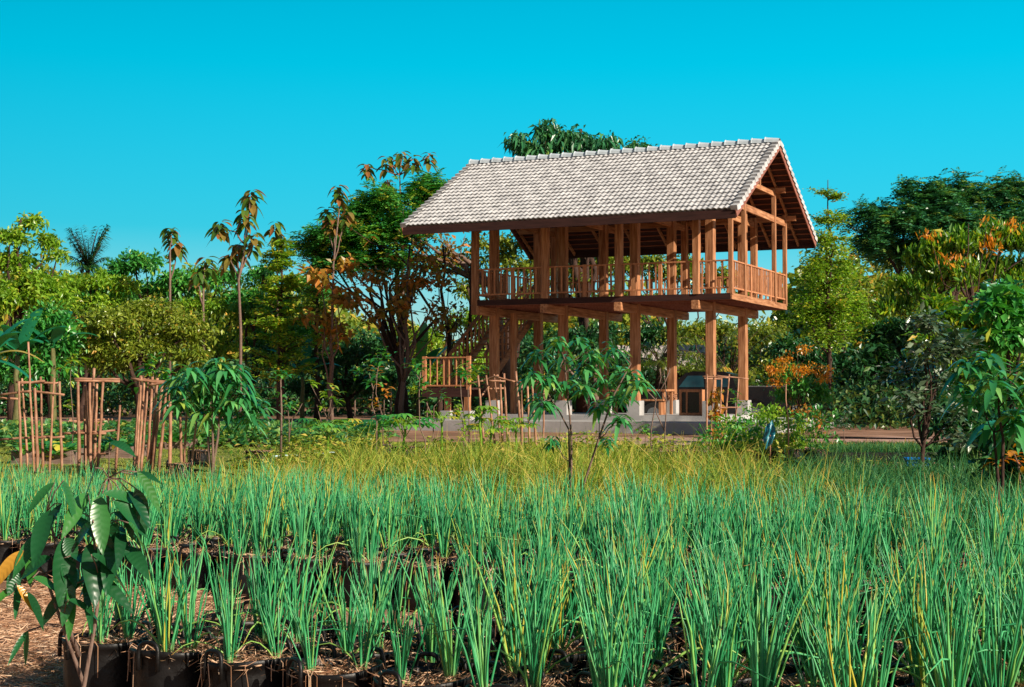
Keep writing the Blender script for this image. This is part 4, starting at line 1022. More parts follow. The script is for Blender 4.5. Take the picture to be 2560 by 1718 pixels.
tree('rose_apple_bush', 'bush of pale grey glossy leaves on a forked stem in front of the dark trees', 'bush', 2100, 17.5,
     blobs=[(2110,740,50,40),(2130,800,60,44),(2080,850,50,34),(2140,880,60,40),(2060,900,44,26),(2120,930,70,34),(2170,950,40,24),(2190,1000,40,40),(2170,800,50,40)], mat=L_pale, ntips=135, k=8, L=0.11, Wf=0.42, spread=0.07, shell=0.25, trunk_r=0.035, segs=2, style='flat')
tree('leafy_tree', 'dark leafy shrub growing low between the pale bush and the right mango', 'bush', 2190, 18.5,
     blobs=[(2180,960,60,50),(2230,1000,60,50),(2190,1050,50,30),(2260,960,40,60)], mat=L_dark, ntips=200, k=12, L=0.12, spread=0.08, shell=0.2, trunk_r=0.03)
tree('leafy_tree', 'dense mid-green tree filling the space beneath the orange-tipped crown at the right edge', 'tree', 2260, 29,
     blobs=[(2150,720,60,50),(2220,740,70,60),(2300,720,60,60),(2180,820,70,60),(2270,840,80,60),(2330,900,50,70),(2200,910,60,50),(2120,800,40,50)], mat=L_cassia, ntips=420, k=15, L=0.17, Wf=0.35, spread=0.13, shell=0.25, trunk_r=0.07)
tree('leafy_tree', 'dark leaning shrub at the right edge behind the right mango sapling', 'bush', 2300, 14,
     blobs=[(2310,1000,40,50),(2280,1060,40,30),(2335,1060,30,40)], mat=L_dark, ntips=120, k=10, L=0.12, spread=0.07, shell=0.2, trunk_r=0.02)
tree('leafy_tree', 'bright broad-leaved tree at the right edge above the right mango sapling', 'tree', 2310, 20,
     blobs=[(2260,700,44,40),(2310,680,40,40),(2330,750,50,50),(2270,770,50,34)], mat=L_green, ntips=120, k=10, L=0.16, Wf=0.5, spread=0.1, shell=0.3, trunk_r=0.05, segs=2)
tree('orange_shrub', 'upright shrub with orange flower spikes right of the parked truck', 'shrub', 1820, 31,
     blobs=[(1800,860,44,24),(1830,890,50,26),(1785,900,36,22),(1860,900,26,20)], mat=L_green, ntips=110, k=13, L=0.1, spread=0.08, shell=0.2, trunk_r=0.035)
tree('orange_shrub', 'spray of small orange blossoms above the upright shrub by the truck', 'shrub', 1822, 30.6,
     blobs=[(1768,845,16,20),(1795,825,16,18),(1838,800,8,22),(1820,850,24,16),(1875,860,14,26),(1855,840,10,16),(1770,870,20,14)], mat=L_orange, ntips=90, k=9, L=0.06, spread=0.06, shell=0.1, trunk_r=0.02, fork=0.6)

# mango saplings: whorls of long hanging leaves
def mango(label, bx, d, top_y, stems, whorls, L=0.185, k=20, r=0.012, mat=None, by=None, wr=0.24):
    base = np.array([pd(bx,900,d)[0], d, 0.0]); t = empty('mango_sapling', tuple(base), 0, label, 'sapling', 'mango saplings')
    mt = MB(); P = []
    for s in stems:
        pts = [np.zeros(3)]+[pd(x,y,d)-base+np.array([0,random.gauss(0,0.05),0]) for x, y in s]
        # refine
        q = [];
        for a, b in zip(pts[:-1], pts[1:]):
            for f in (0,0.34,0.67): q.append(a+(b-a)*f+rng.normal(size=3)*0.006)
        q.append(pts[-1]); q = np.array(q); P.append(q); mt.tube(q, np.linspace(r,r*0.35,len(q)), 7)
    allp = np.vstack(P); mc = MB(); px = K*d/FPX
    for (x, y, *rest) in whorls:
        sc = rest[0] if rest else 1.0
        c = pd(x,y,d)-base; c[1] += random.gauss(0,0.16); i = int(np.argmin(np.linalg.norm(allp-(c-np.array([0,0,0.12])),axis=1)))
        mt.tube(curve_pts(allp[i], c, 5, 0.04), np.linspace(r*0.4,r*0.22,5), 5)
        a = np.arange(k)*2.4+random.random()*6; up = rng.uniform(0.0,1.1,k)
        D = np.stack([np.cos(a),np.sin(a),up],1); Pp = c+np.array([0,0,-1])*(np.arange(k)[:,None]/k)*0.09
        LL = L*rng.uniform(0.7,1.15,k)*sc
        mc.leaves(Pp, D, [0,0,1.0], LL, LL*wr, 7, rng.uniform(0.5,1.15,k), 0.3)
    mt.build('stem', bark_pale if bx < 2000 else bark, t, True); mc.build('crown', mat or mango_m, t, True)
    return t
random.seed(21)
mango('mango sapling with spreading long leaves in front of the house stilts', 1300, 12.6, 760,
      [[(1302,1000),(1292,850),(1280,800)],[(1400,900),(1440,830)],[(1298,980),(1240,880)]],
      [(1270,775),(1320,770),(1230,800),(1365,800),(1400,790),(1290,810),(1340,830),(1215,850),(1250,860),(1420,840),(1380,860),(1440,850,1.1),(1330,880),(1240,915),(1400,900),(1430,890),(1290,870),(1370,920),(1225,900,0.9),(1345,800),(1410,950),(1450,870),(1385,1000,0.7),(1260,1000,0.7)])
mango('mango sapling with drooping leaves beside the bamboo frames on the left', 485, 19.0, 815,
      [[(487,1000),(485,900),(500,850)],[(470,950),(440,880)],[(500,950),(545,880)]],
      [(500,825),(455,845),(520,845),(430,870),(480,865),(545,870),(410,885),(510,885),(560,900),(445,900),(480,900),(535,915),(565,935),(420,915),(470,830),(540,840),(490,850),(405,860),(580,920),(450,870),(500,870),(575,950,0.9),(500,930),(460,940),(545,950)], L=0.34, r=0.02, wr=0.2, k=20)
mango('mango sapling with broad dark leaves at the right edge', 2282, 9.8, 800,
      [[(2278,1000),(2270,900),(2260,850)],[(2275,990),(2300,960)]],
      [(2205,825),(2250,810),(2290,850),(2230,860),(2325,880),(2270,880),(2310,940,1.1),(2300,965,1.2),(2335,970,1.1),(2200,880),(2240,900),(2330,830)], L=0.21, r=0.013)

# foreground coffee-like sapling at the lower left
def coffee():
    d = 3.4; base = np.array([pd(185,900,d)[0], d, 0.0]); t = empty('broadleaf_sapling', tuple(base), 0, 'glossy ribbed-leaf sapling in the left foreground in front of the grow bags', 'sapling')
    mt = MB(); st = []
    for s in ([(178,1568),(148,1430),(100,1310),(60,1255)],[(190,1568),(215,1430),(232,1330),(205,1180)],[(175,1500),(152,1400),(120,1230),(100,1170)],[(232,1330),(240,1200),(247,1090)],[(148,1430),(120,1300),(20,1340)]):
        pts = np.array([pd(x,y,d)-base+np.array([0,random.gauss(0,0.02),0]) for x, y in s])
        if s[0][1] > 1560: pts = np.vstack([[0,0,0],pts])
        st.append(pts); mt.tube(pts, np.linspace(0.0062,0.0025,len(pts)), 7)
    mc = MB()
    #      x,y,  dx,dy (photo px along leaf), width
    lv = [(150,1225,-2,115,66),(205,1240,22,105,60),(255,1235,5,90,46),(225,1130,12,95,50),(185,1130,-22,80,40),(140,1150,-32,85,44),(110,1165,-10,95,50),(265,1140,42,60,40),(290,1120,42,70,32),
          (255,1170,72,52,34),(60,1255,-48,75,36),(90,1220,-32,75,38),(120,1270,-55,45,36),(130,1100,-40,60,26),(150,1095,15,75,26),(230,1065,-35,80,22),(20,1330,-14,60,20),(30,1335,10,62,20),(52,1330,24,50,22),
          (45,1335,-40,45,22),(78,1345,16,70,26),(95,1310,42,45,28),(150,1355,-40,60,30),(165,1355,0,75,28),(175,1360,42,52,30),(195,1350,20,68,22),(65,1440,-8,60,20),(58,1442,-22,58,16),(280,1250,60,60,40),(235,1255,40,110,50),(245,1010,60,30,26),(290,1085,72,18,22),(320,1075,30,75,28)]
    for _ in range(22):
        cx_, cy_ = random.choice([(150,1170),(210,1190),(260,1150),(160,1270),(230,1280),(120,1200),(275,1210),(70,1300),(230,1330),(290,1230)])
        lv.append((cx_+random.gauss(0,22), cy_+random.gauss(0,22), random.gauss(8,34), random.uniform(40,85), random.uniform(28,46)))
    for (x, y, dx, dy, wd) in lv:
        p = pd(x,y,d)-base; p[1] += random.gauss(0,0.03); e = pd(x+dx,y+dy,d)-base; v = e-p; v[1] += random.gauss(0,0.02)-0.01; L = np.linalg.norm(v)
        up = np.array([random.gauss(0.25,0.45), -0.65, 0.7])
        mc.leaves([p],[v+np.array([0,0,0.35*L])],[up],[L*1.04],[wd*0.88*K*d/FPX],12,0.36,0.3,[random.random()*0.93 if random.random() < 0.93 else 1.0])
        allp = np.vstack(st); i = int(np.argmin(np.linalg.norm(allp-p,axis=1))); mt.tube([allp[i],(allp[i]+p)/2+np.array([0,0,0.01]),p], 0.0016, 5)
    mt.build('stem', bark_pale, t, True); mc.build('crown', coffee_m, t, True)
coffee()

# ------------------------------------------------------------------ bamboo frames
def frame(label, d, poles, bars, spread_=0.35, r=0.021, cat='bamboo frame'):
    base = np.array([pd(poles[0][2],900,d)[0], d, 0.0]); t = empty('bamboo_frame', tuple(base), 0, label, cat, 'bamboo plant frames')
    for (x0, y0, x1, y1) in poles:
        off = random.uniform(-spread_,spread_); a = pd(x0,y0,d+off)-base; b = pd(x1,y1,d+off)-base; b[2] = 0.0
        m = MB(); rr = r*random.uniform(0.75,1.2)
        pts = curve_pts(b,a,9,0.0022); rad = np.full(9,rr); rad[2::3] *= 1.12
        m.tube(pts, rad*np.linspace(1.1,0.8,9), 7); m.build('pole', bamboo, t, True)
    for (x0, y0, x1, y1) in bars:
        off = random.uniform(-spread_,spread_)*0.8; a = pd(x0,y0,d+off)-base; b = pd(x1,y1,d+off+random.uniform(-0.2,0.2))-base
        m = MB(); m.tube(curve_pts(a,b,7,0.005), r*0.85, 6); m.build('crossbar', bamboo, t, True)
def c5(x, y): return ((x/3.267)/K, (780+y/3.267)/K)
def c4(x, y): return ((x/3.733)/K, (820+y/3.733)/K)
def cc(x, y): return ((1040+x/3.408)/K, (720+y/3.408)/K)
def cr(x, y): return ((1540+x/3.408)/K, (720+y/3.408)/K)
def seg(f, *l): return [(*f(a,b),*f(c,d_)) for a,b,c,d_ in l]
frame('leftmost bamboo frame with one pole taller than the rest', 20.6, seg(c4,(205,470,265,1130),(263,130,320,1290),(325,560,358,1200),(380,455,402,1345),(505,470,460,1335),(555,500,580,1150),(175,500,200,1150)),
      seg(c4,(150,505,550,517),(165,520,420,495),(0,655,180,665),(300,592,600,625),(0,1042,600,1015),(0,625,290,588),(280,1015,600,1018),(310,1345,410,1350)))
frame('second bamboo frame from the left with a thick flat top rail', 20.9, seg(c4,(727,500,740,1245),(795,510,835,1260),(838,510,850,900),(878,375,855,900),(905,520,880,1280),(962,505,910,1240),(790,720,800,860),(1120,720,1080,940)),
      seg(c4,(690,475,1120,480),(700,492,1120,500),(730,862,1070,855),(550,992,880,945),(860,972,1125,955),(600,985,990,985),(760,1178,1030,1175)))
frame('tall narrow bundle-like bamboo frame left of the drooping mango', 20.8, seg(c5,(1150,520,1090,1010),(1155,530,1110,1250),(1215,540,1150,1280),(1245,530,1205,1275),(1285,540,1230,1180),(1325,600,1240,1250),(1365,560,1295,1265),(1390,560,1385,1310),(1180,540,1130,1060)),
      seg(c5,(1070,545,1430,575),(1100,555,1420,590),(1200,600,1500,560)))
frame('pair of short bamboo stakes under the drooping mango', 19.3, seg(c5,(1470,780,1485,1310),(1605,905,1550,1300),(1525,790,1500,1060)), seg(c5,(1340,1310,1600,1308)))
frame('leaning bamboo frame with crooked top branches in front of the stilts', 24.5, seg(cc,(527,745,590,1350),(597,745,690,1420),(665,735,735,1430),(750,728,790,1400),(850,710,915,1350),(950,830,975,1450),(990,820,1030,1430),(1090,860,1085,1460),(720,780,740,1200),(900,820,905,1200)),
      seg(cc,(440,820,570,790),(560,795,700,745),(690,760,840,800),(830,795,910,808),(980,805,1120,772),(620,790,760,795),(550,930,620,840),(620,860,750,855),(960,810,1080,822)), r=0.02)
frame('right-hand bamboo frame with dry vines in front of the cabinet', 28.0, seg(cr,(775,735,773,1370),(835,740,800,1340),(900,770,875,1340),(965,735,912,1300),(1045,770,1000,1250)), seg(cr,(735,755,960,765),(850,745,1130,775),(750,770,900,775),(870,1020,1060,1015)), r=0.017)
m = MB()
vx = [cr(850+random.gauss(0,22)+30*math.sin(q*0.2), 850+q*4) for q in range(110)]
Pv = np.array([pd(x,y,28.0+random.gauss(0,0.1)) for x, y in vx]); m.leaves(Pv, rdir(110)+[0,0,-0.4], rdir(110), rng.uniform(0.1,0.2,110), 0.1, 2, 0.2)
m.tube(Pv[::10], 0.008, 5)
tag(m.build('climbing_vine', L_brown), 'drying brown vine climbing the right-hand bamboo frame', 'vine')
# loose stakes round the right shrubs
for (x0, y0, x1, y1, lb) in ((2055,880,2085,1100,'thin grey stake among the orange-tipped seedlings'),(1648,1050,1635,1180,'short thick stake at the edge of the slab on the right'),(1668,1040,1660,1180,'short thin stake beside the thick one by the slab')):
    pass
def stick(x0, y0, x1, y1, d, lb, r=0.012):
    base = pd(x1,900,d)*np.array([1,1,0]); m = MB(); a = pd(x0,y0,d)-base
    m.tube(curve_pts((0,0,0),a,6,0.01), np.linspace(r,r*0.7,6), 6); o = m.build('stake', bamboo, None, True); o.location = tuple(base)
    tag(o, lb, 'stake', 'wooden stakes')
stick(1902,1065-60,1905,1060,30,'thin stake standing left of the pale path')
stick(2020/K*1.0,1025/K,2022/K,1090/K,31,'short thick stake beside the orange shrub')
stick(1965/K*1.0,960/K,1975/K,1250/K,22,'tall dark stake rising from the yellow seedlings')
stick(1905/K,1040/K,1925/K,1180/K,24,'leaning dark stake behind the blue-green plastic rag')

# ------------------------------------------------------------------ thin saplings in the middle distance
def sapling(label, bx, d, stems, tufts, mat, L=0.12, k=8, r=0.012, Wf=0.4, droop=0.4, bk=None, name='young_sapling', cat='sapling', segs=3):
    base = np.array([pd(bx,900,d)[0], d, 0.0]); t = empty(name, tuple(base), 0, label, cat, 'thin young saplings')
    mt = MB(); P = []
    for s in stems:
        pts = np.array([pd(x,y,d)-base+np.array([0,random.gauss(0,0.04),0]) for x, y in s])
        if s is stems[0]: pts = np.vstack([[0,0,0],pts])
        P.append(pts); mt.tube(pts, np.linspace(r,r*0.4,len(pts)), 6)
    P = np.vstack(P)
    mt.build('stem', bk or bark_pale, t, True)
    if tufts:
        mc = MB()
        for (x, y, *q) in tufts:
            kk = q[0] if q else k
            c = pd(x,y,d)-base; c[1] += random.gauss(0,0.08); a = rng.random(kk)*6.28
            D = np.stack([np.cos(a),np.sin(a),rng.uniform(-0.2,0.9,kk)],1); LL = rng.uniform(0.7,1.2,kk)*L
            mc.leaves(c+rng.normal(size=(kk,3))*0.04, D, [0,0,1.0], LL, LL*Wf, segs, droop, 0.3)
        mc.build('crown', mat, t, True)
    return t
def q6(x, y): return ((600+x/3.65)/K, (820+y/3.65)/K)
def Q(*l): return [q6(a,b) for a,b in l]
sapling('sapling with pale trunk left of the middle, a stake tied to it', q6(375,1150)[0], 24, [Q((380,740),(375,480),(385,430))], Q((385,420),(340,440),(420,430),(360,600)), L_green, 0.16, 9, 0.022)
sapling('forked bare-stemmed sapling with a small green tuft', q6(450,1080)[0], 26, [Q((455,850),(430,730)),Q((455,850),(520,780),(570,690)),Q((450,980),(480,820))], Q((430,690),(470,700),(400,720)), L_green, 0.16, 9)
sapling('thin many-stemmed sapling with yellowing leaves', q6(790,860)[0], 29, [Q((790,820),(740,700),(650,520)),Q((800,830),(830,700),(840,600)),Q((740,860),(700,700)),Q((810,830),(870,700))], Q((655,495),(850,560),(880,640),(800,600),(760,700)), L_yg, 0.2, 9)
sapling('tall crooked sapling with tufts of glossy leaves in the middle', q6(1245,1180)[0], 22, [Q((1245,850),(1205,700),(1215,560),(1270,330)),Q((1240,760),(1290,700)),Q((1215,560),(1180,420))], Q((1200,500),(1240,480),(1170,330),(1240,280),(1300,260),(1270,450),(1100,400),(1350,230)), L_green, 0.15, 9)
sapling('slender sapling with orange dying leaves beside the crooked one', q6(1310,1000)[0], 25, [Q((1300,800),(1240,600),(1250,400)),Q((1310,790),(1315,640))], Q((1250,690),(1300,520),(1340,560),(1350,620),(1260,380)), L_orange, 0.14, 7)
sapling('forked pale sapling just left of the stair landing', q6(1690,1150)[0], 21.5, [Q((1690,1030),(1640,900),(1630,640),(1640,470),(1590,400)),Q((1640,470),(1700,430)),Q((1640,480),(1650,380))], Q((1640,350),(1590,350),(1680,520),(1640,560),(1620,340)), L_green, 0.15, 9)
sapling('thin bent sapling under the stair landing', q6(1720,1120)[0], 22.5, [Q((1720,1090),(1765,980),(1770,720),(1860,620)),Q((1750,800),(1700,680))], Q((1870,600),(1840,620),(1680,650)), L_green, 0.11, 7)
sapling('straight young plant with a leafy top before the stair landing', q6(2065,1080)[0], 23, [Q((2060,900),(2020,640),(2010,480))], Q((2010,390),(2040,400),(1990,420),(2060,360),(2060,430)), L_green, 0.16, 10)
sapling('small leafy sapling right beside the bamboo with crooked branches', q6(2090,1000)[0], 24, [Q((2090,850),(2080,560),(2110,500))], Q((2110,440),(2140,400),(2170,370),(2180,400),(2090,480)), L_yg, 0.15, 10)
sapling('low spindly plant with soft green leaves along its whole stem', q6(2040,1080)[0], 21.8, [Q((2040,900),(1990,700))], Q((1990,720),(2010,780),(2040,830),(1960,700),(2050,900),(2010,900),(2030,1000)), L_yg, 0.11, 10)
sapling('bare grey twiggy sapling in front of the pale slab', cr(290,1370)[0], 24, [[cr(300,1200),cr(340,950),cr(385,760),cr(370,690)],[cr(340,960),cr(250,860)],[cr(345,930),cr(420,790),cr(460,690)],[cr(380,760),cr(380,680)]], [], L_green)
sapling('second bare twiggy sapling with a forked top beside the first', cr(405,1360)[0], 24.6, [[cr(415,1220),cr(430,980),cr(415,800),cr(410,700)],[cr(415,1220),cr(350,1080),cr(335,1000)],[cr(420,780),cr(455,720),cr(455,680)],[cr(430,960),cr(400,900)]], [], L_green)
sapling('slim sapling with a few dark leaves before the framed cabinet', cr(1000,1250)[0], 26, [[cr(1010,1150),cr(1045,900)]], [cr(1000,960),cr(1050,980),cr(1100,1060),cr(1080,1120),cr(990,900),cr(1150,1080)], L_green, 0.16, 7)
sapling('small bushy plant at the foot of the concrete slab', cr(250,1300)[0], 27, [[cr(250,1230)]], [cr(220,1210),cr(260,1180),cr(200,1180),cr(250,1240),cr(290,1220)], L_green, 0.14, 11)
sapling('slender sapling with tiny leaves on the far left behind the stakes', c5(590,1100)[0], 26, [[c5(600,900),c5(560,560),c5(585,400)]], [c5(590,380),c5(560,420),c5(620,390),c5(540,760)], L_yg, 0.22, 7)
sapling('compact white-flecked plant beside the path at the right', 1925, 33, [[(1925,980)]], [(1920,960),(1930,955),(1925,970),(1915,975),(1935,972)], L_pale, 0.1, 12)
sapling('orange-leafed shoot at the right edge below the mango', 2330, 13.5, [[(2320,1060),(2310,1030)]], [(2300,1040),(2325,1030),(2330,1060),(2290,1060)], L_orange, 0.16, 6)
sapling('bright green bushy cassava behind the narrow bamboo bundle', 350, 24, [[(352,900),(350,850)]], [(340,835),(360,820),(380,850),(330,850),(370,870),(350,855),(325,870),(390,870)], L_green, 0.22, 12)

# papaya-like plants with palmate leaves on long stalks
def papaya(label, bx, d, cy, Rr, n, L, mat=None, group='young papaya plants'):
    base = np.array([pd(bx,900,d)[0], d, 0.0]); t = empty('papaya_plant', tuple(base), 0, label, 'papaya plant', group)
    z = max(0.25, pd(bx,cy,d)[2]); mt = MB(); mt.tube(curve_pts((0,0,0),(0,0,z),5,0.02), [0.025,0.022,0.02,0.018,0.015], 7)
    px = K*d/FPX; mc = MB()
    for i in range(n):
        a = i*2.4; rr = Rr*px*random.uniform(0.5,1.0); e = np.array([math.cos(a)*rr, math.sin(a)*rr, z+random.uniform(-0.05,0.14)])
        mt.tube([(0,0,z-0.02*i),(e[0]*0.5,e[1]*0.5,(z+e[2])/2+0.05),e], 0.006, 5)
        k = 7; b = a+np.linspace(-1.9,1.9,k); D = np.stack([np.cos(b),np.sin(b),np.full(k,0.05)],1)
        LL = L*(1.0-0.35*np.abs(np.linspace(-1,1,k)))
        mc.leaves(np.repeat(e[None],k,0), D, [0,0,1.0], LL, LL*0.36, 4, 0.45, 0.3, np.full(k,random.random()))
    mt.build('stem', L_yg, t, True); mc.build('crown', mat or L_green, t, True)
papaya('wide flat papaya plant with splayed leaves left of the middle', q6(800,1120)[0], 24, q6(800,890)[1], 68, 14, 0.2, L_green)
papaya('dense papaya plant with deeply cut leaves in a black tub', q6(1500,1100)[0], 22.5, q6(1450,860)[1], 60, 15, 0.22, L_green)
papaya('low papaya plant overlapping the dense one on its left side', q6(1250,1150)[0], 23.2, q6(1250,900)[1], 45, 11, 0.2, L_green)
papaya('small pale papaya plant on a thin stalk before the concrete wall', q6(1840,1150)[0], 23, q6(1850,830)[1], 42, 8, 0.14, L_yg)
papaya('yellowing papaya plant at the foot of the crooked bamboo frame', cc(640,1350)[0], 23.4, cc(640,1180)[1], 52, 13, 0.2, L_yg)
papaya('papaya plant with bright yellow old leaves amid the bamboo poles', cc(850,1300)[0], 23.9, cc(860,1160)[1], 40, 11, 0.17, L_yg)
papaya('leafy plant spilling yellow leaves over the left foot of the bamboo', cc(550,1250)[0], 22.9, cc(540,1050)[1], 34, 9, 0.17, L_yg)

# tubs
def tub(label, x, y_bot, wpx, plant=None, h=0.24):
    d = gd(y_bot); p = pd(x,900,d); r = wpx*K*d/FPX/2
    t = empty('plastic_tub', (p[0],d,0), random.random(), label, 'tub', 'black plastic tubs')
    s = r/BR; o = child('tub_wall', bag_m[0], t); o.scale = (s,s,h/BH)
    o = child('soil', mul_m[0], t); o.scale = (s,s,h/BH)
    for q in (0, math.pi):
        a = q; child('handle', hnd, t, (r*1.03*math.cos(a), r*1.03*math.sin(a), h-0.015), a+math.pi/2, 1.1)
tub('black tub with a dead trunk standing on the lawn by the mango', 455, 1062, 50)
tub('black tub on the lawn at the left end of the pale blue pipe', 590, 1064, 56)
tub('black tub half hidden by onion leaves under the drooping mango', 410, 1100, 52)
tub('black tub holding the dense papaya plant', q6(1500,1200)[0], q6(1500,1215)[1], 50)
tub('black tub holding the low left papaya plant', q6(1290,1180)[0], q6(1290,1190)[1], 44)
m = MB(); a = pd(617,1046,gd(1046)); b = pd(765,1036,gd(1036)); a[2] = b[2] = 0.03; m.tube(curve_pts(a,b,6,0.003), 0.018, 10)
tag(m.build('water_pipe', surf('pipe_blue', [(0.3,(0.45,0.6,0.66)),(0.7,(0.6,0.75,0.8))], 3, None, 0.4, 0)), 'pale blue plastic pipe lying on the lawn beside a black tub', 'pipe')

# raised vegetable planters
plank = surf('planter_board', [(0.3,(0.10,0.065,0.05)),(0.7,(0.27,0.18,0.145))], 5, (0.6,6,6), 0.85, 0.4, 14)
def planter(label, x0, x1, yb, hgt=0.3, dep=0.9, nveg=6, mat=L_green):
    d = gd(yb); a = pd(x0,900,d); b = pd(x1,900,d); L = b[0]-a[0]
    t = empty('raised_planter', (a[0],d,0), -0.06, label, 'planter', 'wooden raised planters')
    for (p, q) in (((0,0),(L,0)),((0,dep),(L,dep)),((0,0.02),(0,dep-0.02)),((L,0.02),(L,dep-0.02))):
        m = MB(); m.bar((p[0],p[1],hgt/2+0.002),(q[0],q[1],hgt/2+0.002),0.035,hgt); m.build('board', plank, t)
    m = MB(); m.box((0.03,0.03,0.0),(L-0.03,dep-0.03,hgt-0.05)); m.build('soil', soil_m, t)
    for i in range(nveg):
        x = 0.15+(L-0.3)*(i+0.5)/nveg; v = empty('leafy_vegetable', (a[0]+x*math.cos(-0.06), d+dep*random.uniform(0.25,0.7)+x*math.sin(-0.06), hgt-0.05), 0,
            '%s leafy vegetable from the left in the %s' % (ordn(i), label.split(' in ')[0].split(' with ')[0].replace('wooden ','')), 'vegetable', 'leafy vegetables in the planters')
        mc = MB(); k = 90; aa = rng.random(k)*6.28; D = np.stack([np.cos(aa),np.sin(aa),rng.uniform(0.2,1.6,k)],1)
        mc.leaves(rng.normal(size=(k,3))*np.array([0.08,0.2,0.03]), D, [0,0,1.0], rng.uniform(0.14,0.32,k), 0.13, 3, 0.35, 0.3); mc.build('leaves', mat, v, True)
planter('weathered planter at the left edge with two short boards', 28, 165, 1060, 0.22, 1.0, 7, L_green)
planter('long low planter behind the second bamboo frame', 178, 300, 1046, 0.2, 0.9, 7, L_banana)
planter('far planter behind the narrow bamboo bundle', 300, 420, 1026, 0.18, 1.0, 7, L_green)
planter('short planter behind the drooping mango', 440, 590, 1020, 0.17, 1.0, 8, L_green)
# firewood pile
t = empty('firewood_pile', tuple(pd(190,900,33)*np.array([1,1,0])), 0, 'low pile of split firewood behind the left bamboo frames', 'firewood')
for i in range(44):
    m = MB(); x = random.uniform(-1.1,1.1); z = 0.1+0.09*int(random.random()*6*(1-abs(x)/1.4)); m.tube([(x,-0.3+random.gauss(0,0.05),z),(x+random.gauss(0,0.12),0.3,z+random.gauss(0,0.02))], 0.045, 6); m.build('log', bamboo, t)

# empty black nursery bags and seedlings in front of the path
for r_ in range(2):
    for i in range(6):
        x = 1470+i*31; d = 22.3+r_*0.4
        p = pd(x,900,d); t = empty('nursery_bag', (p[0],d,0), random.random(), 'empty black grow bag, %s from the left in the %s row before the path' % (ordn(i), ('near','far')[r_]), 'grow bag', 'empty black grow bags before the path')
        child('bag_wall', bag_m[i%3], t); child('straw_mulch', mul_m[i%6], t)
        for s in (0.4, 0.4+math.pi): child('handle', hnd, t, (BR*1.05*math.cos(s), BR*1.05*math.sin(s), 0.235), s+math.pi/2)
names = ['pale green','yellow-tipped','orange-tipped','dense green','golden','lime green','bushy orange-flecked','tall yellow','rusty-tipped','soft green']
for i in range(10):
    x = 1640+i*24; d = 22.6+0.5*(i % 3); p = pd(x,900,d); hh = 0.55+0.12*math.sin(i*1.7)-(0.18 if i < 3 else 0)
    t = empty('potted_seedling', (p[0],d,0), random.random(), '%s seedling in a black grow bag, %s from left in its clump' % (names[i], ordn(i)), 'seedling', 'bushy seedlings in grow bags')
    child('bag_wall', bag_m[i%3], t); child('straw_mulch', mul_m[i%6], t)
    mc = MB(); mt = MB(); n = 46; tips = np.stack([rng.normal(size=n)*0.15,rng.normal(size=n)*0.15,rng.uniform(0.28,0.28+hh,n)],1)
    for q in tips[::3]: mt.tube([(q[0]*0.3,q[1]*0.3,0.2),(q[0]*0.7,q[1]*0.7,q[2]*0.7),q], 0.004, 4)
    clusters(mc, tips, unit(tips-np.array([0,0,0.4])), 'broad', 7, 0.075, 0.5, 0.035, 0.1)
    mt.build('stem', L_yg, t); mc.build('crown', [L_green,L_yg,L_yg,L_green,L_yg,L_yg,L_yg,L_yg,L_brown,L_green][i], t)
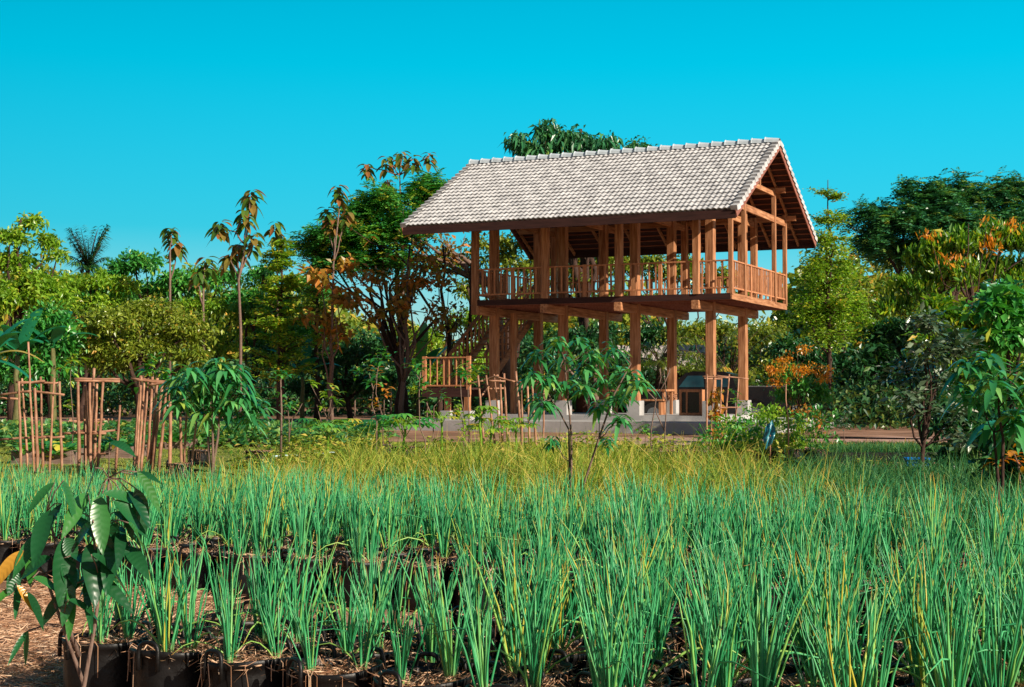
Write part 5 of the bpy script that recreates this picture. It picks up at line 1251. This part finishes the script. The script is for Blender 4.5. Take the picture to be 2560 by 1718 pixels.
# blue-green rag on a stick
m = MB(); g = np.linspace(-1,1,9); X, Y = np.meshgrid(g,g); Zv = 0.035*np.sin(X*5+Y*3)+0.03*np.cos(Y*7)
v = np.stack([X*0.09*(1-0.4*np.abs(Y)), Zv, -Y*0.17+X*0.05],-1).reshape(-1,3)
m.add(v, [[i*9+j,i*9+j+1,i*9+j+10,i*9+j+9] for i in range(8) for j in range(8)])
o = m.build('plastic_rag', surf('teal_plastic', [(0.3,(0.01,0.10,0.14)),(0.7,(0.03,0.25,0.33))], 14, None, 0.25, 0.3, 20, spec=0.6), None, True); o.location = tuple(pd(1755,992,21.5)); tag(o, 'crumpled blue-green plastic rag hung above the yellow seedlings', 'rag')
m = MB(); c = pd(1757,1000,21.52); m.tube([(c[0],c[1],0),(c[0],c[1],c[2]+0.05)], 0.008, 6); tag(m.build('stake', bamboo), 'stake holding the blue-green plastic rag', 'stake', 'wooden stakes')
# tray bed of young rice-green seedlings on the right
t = empty('seedling_bed', tuple(pd(1975,900,24.2)*np.array([1,1,0])), 0, 'dark long bed of fine green seedlings before the dry grass at right', 'seedling bed')
m = MB(); m.box((-0.95,-0.5,0),(1.35,0.5,0.16)); m.build('tray', plastic, t)
m = MB(); x = rng.uniform(-0.93,1.33,5200); y = rng.uniform(-0.48,0.48,5200); blades(m, x, y, rng.uniform(0.08,0.2,5200), 0.008, 0.3, 2, 0.2, 0.16); m.build('seedlings', grass_d, t)
# blue crate
t = empty('blue_crate', tuple(pd(2090,900,20.5)*np.array([1,1,0])), -0.1, 'bright blue plastic crate at the foot of the pale bush', 'crate')
blue = surf('blue_plastic', [(0.3,(0.0,0.13,0.5)),(0.7,(0.005,0.2,0.65))], 4, None, 0.35, 0)
m = MB(); hw = 0.15
for p, q in (((-hw,-0.1),(hw,-0.1)),((-hw,0.1),(hw,0.1)),((-hw,-0.1),(-hw,0.1)),((hw,-0.1),(hw,0.1))): m.bar((p[0],p[1],0.1),(q[0],q[1],0.1),0.012,0.2)
m.build('wall', blue, t)
m = MB()
for p, q in (((-hw-.02,-0.12),(hw+.02,-0.12)),((-hw-.02,0.12),(hw+.02,0.12)),((-hw-.01,-0.1),(-hw-.01,0.1)),((hw+.01,-0.1),(hw+.01,0.1))): m.bar((p[0],p[1],0.215),(q[0],q[1],0.215),0.03,0.03)
m.build('rim', blue, t)
# wire fence at the back left
t = empty('wire_fence', tuple(pd(700,900,60)*np.array([1,1,0])), 0.0, 'low wire fence with thin posts between the trunks behind the lawn', 'fence')
for i in range(7):
    m = MB(); x = -4+i*1.5; m.tube([(x,0,0),(x,0,1.35)], 0.03, 6); m.build('post', bark_pale, t)
for z in (0.4,0.8,1.25):
    m = MB(); m.tube([(-4,0,z),(5,0,z)], 0.012, 4); m.build('wire', bark, t)
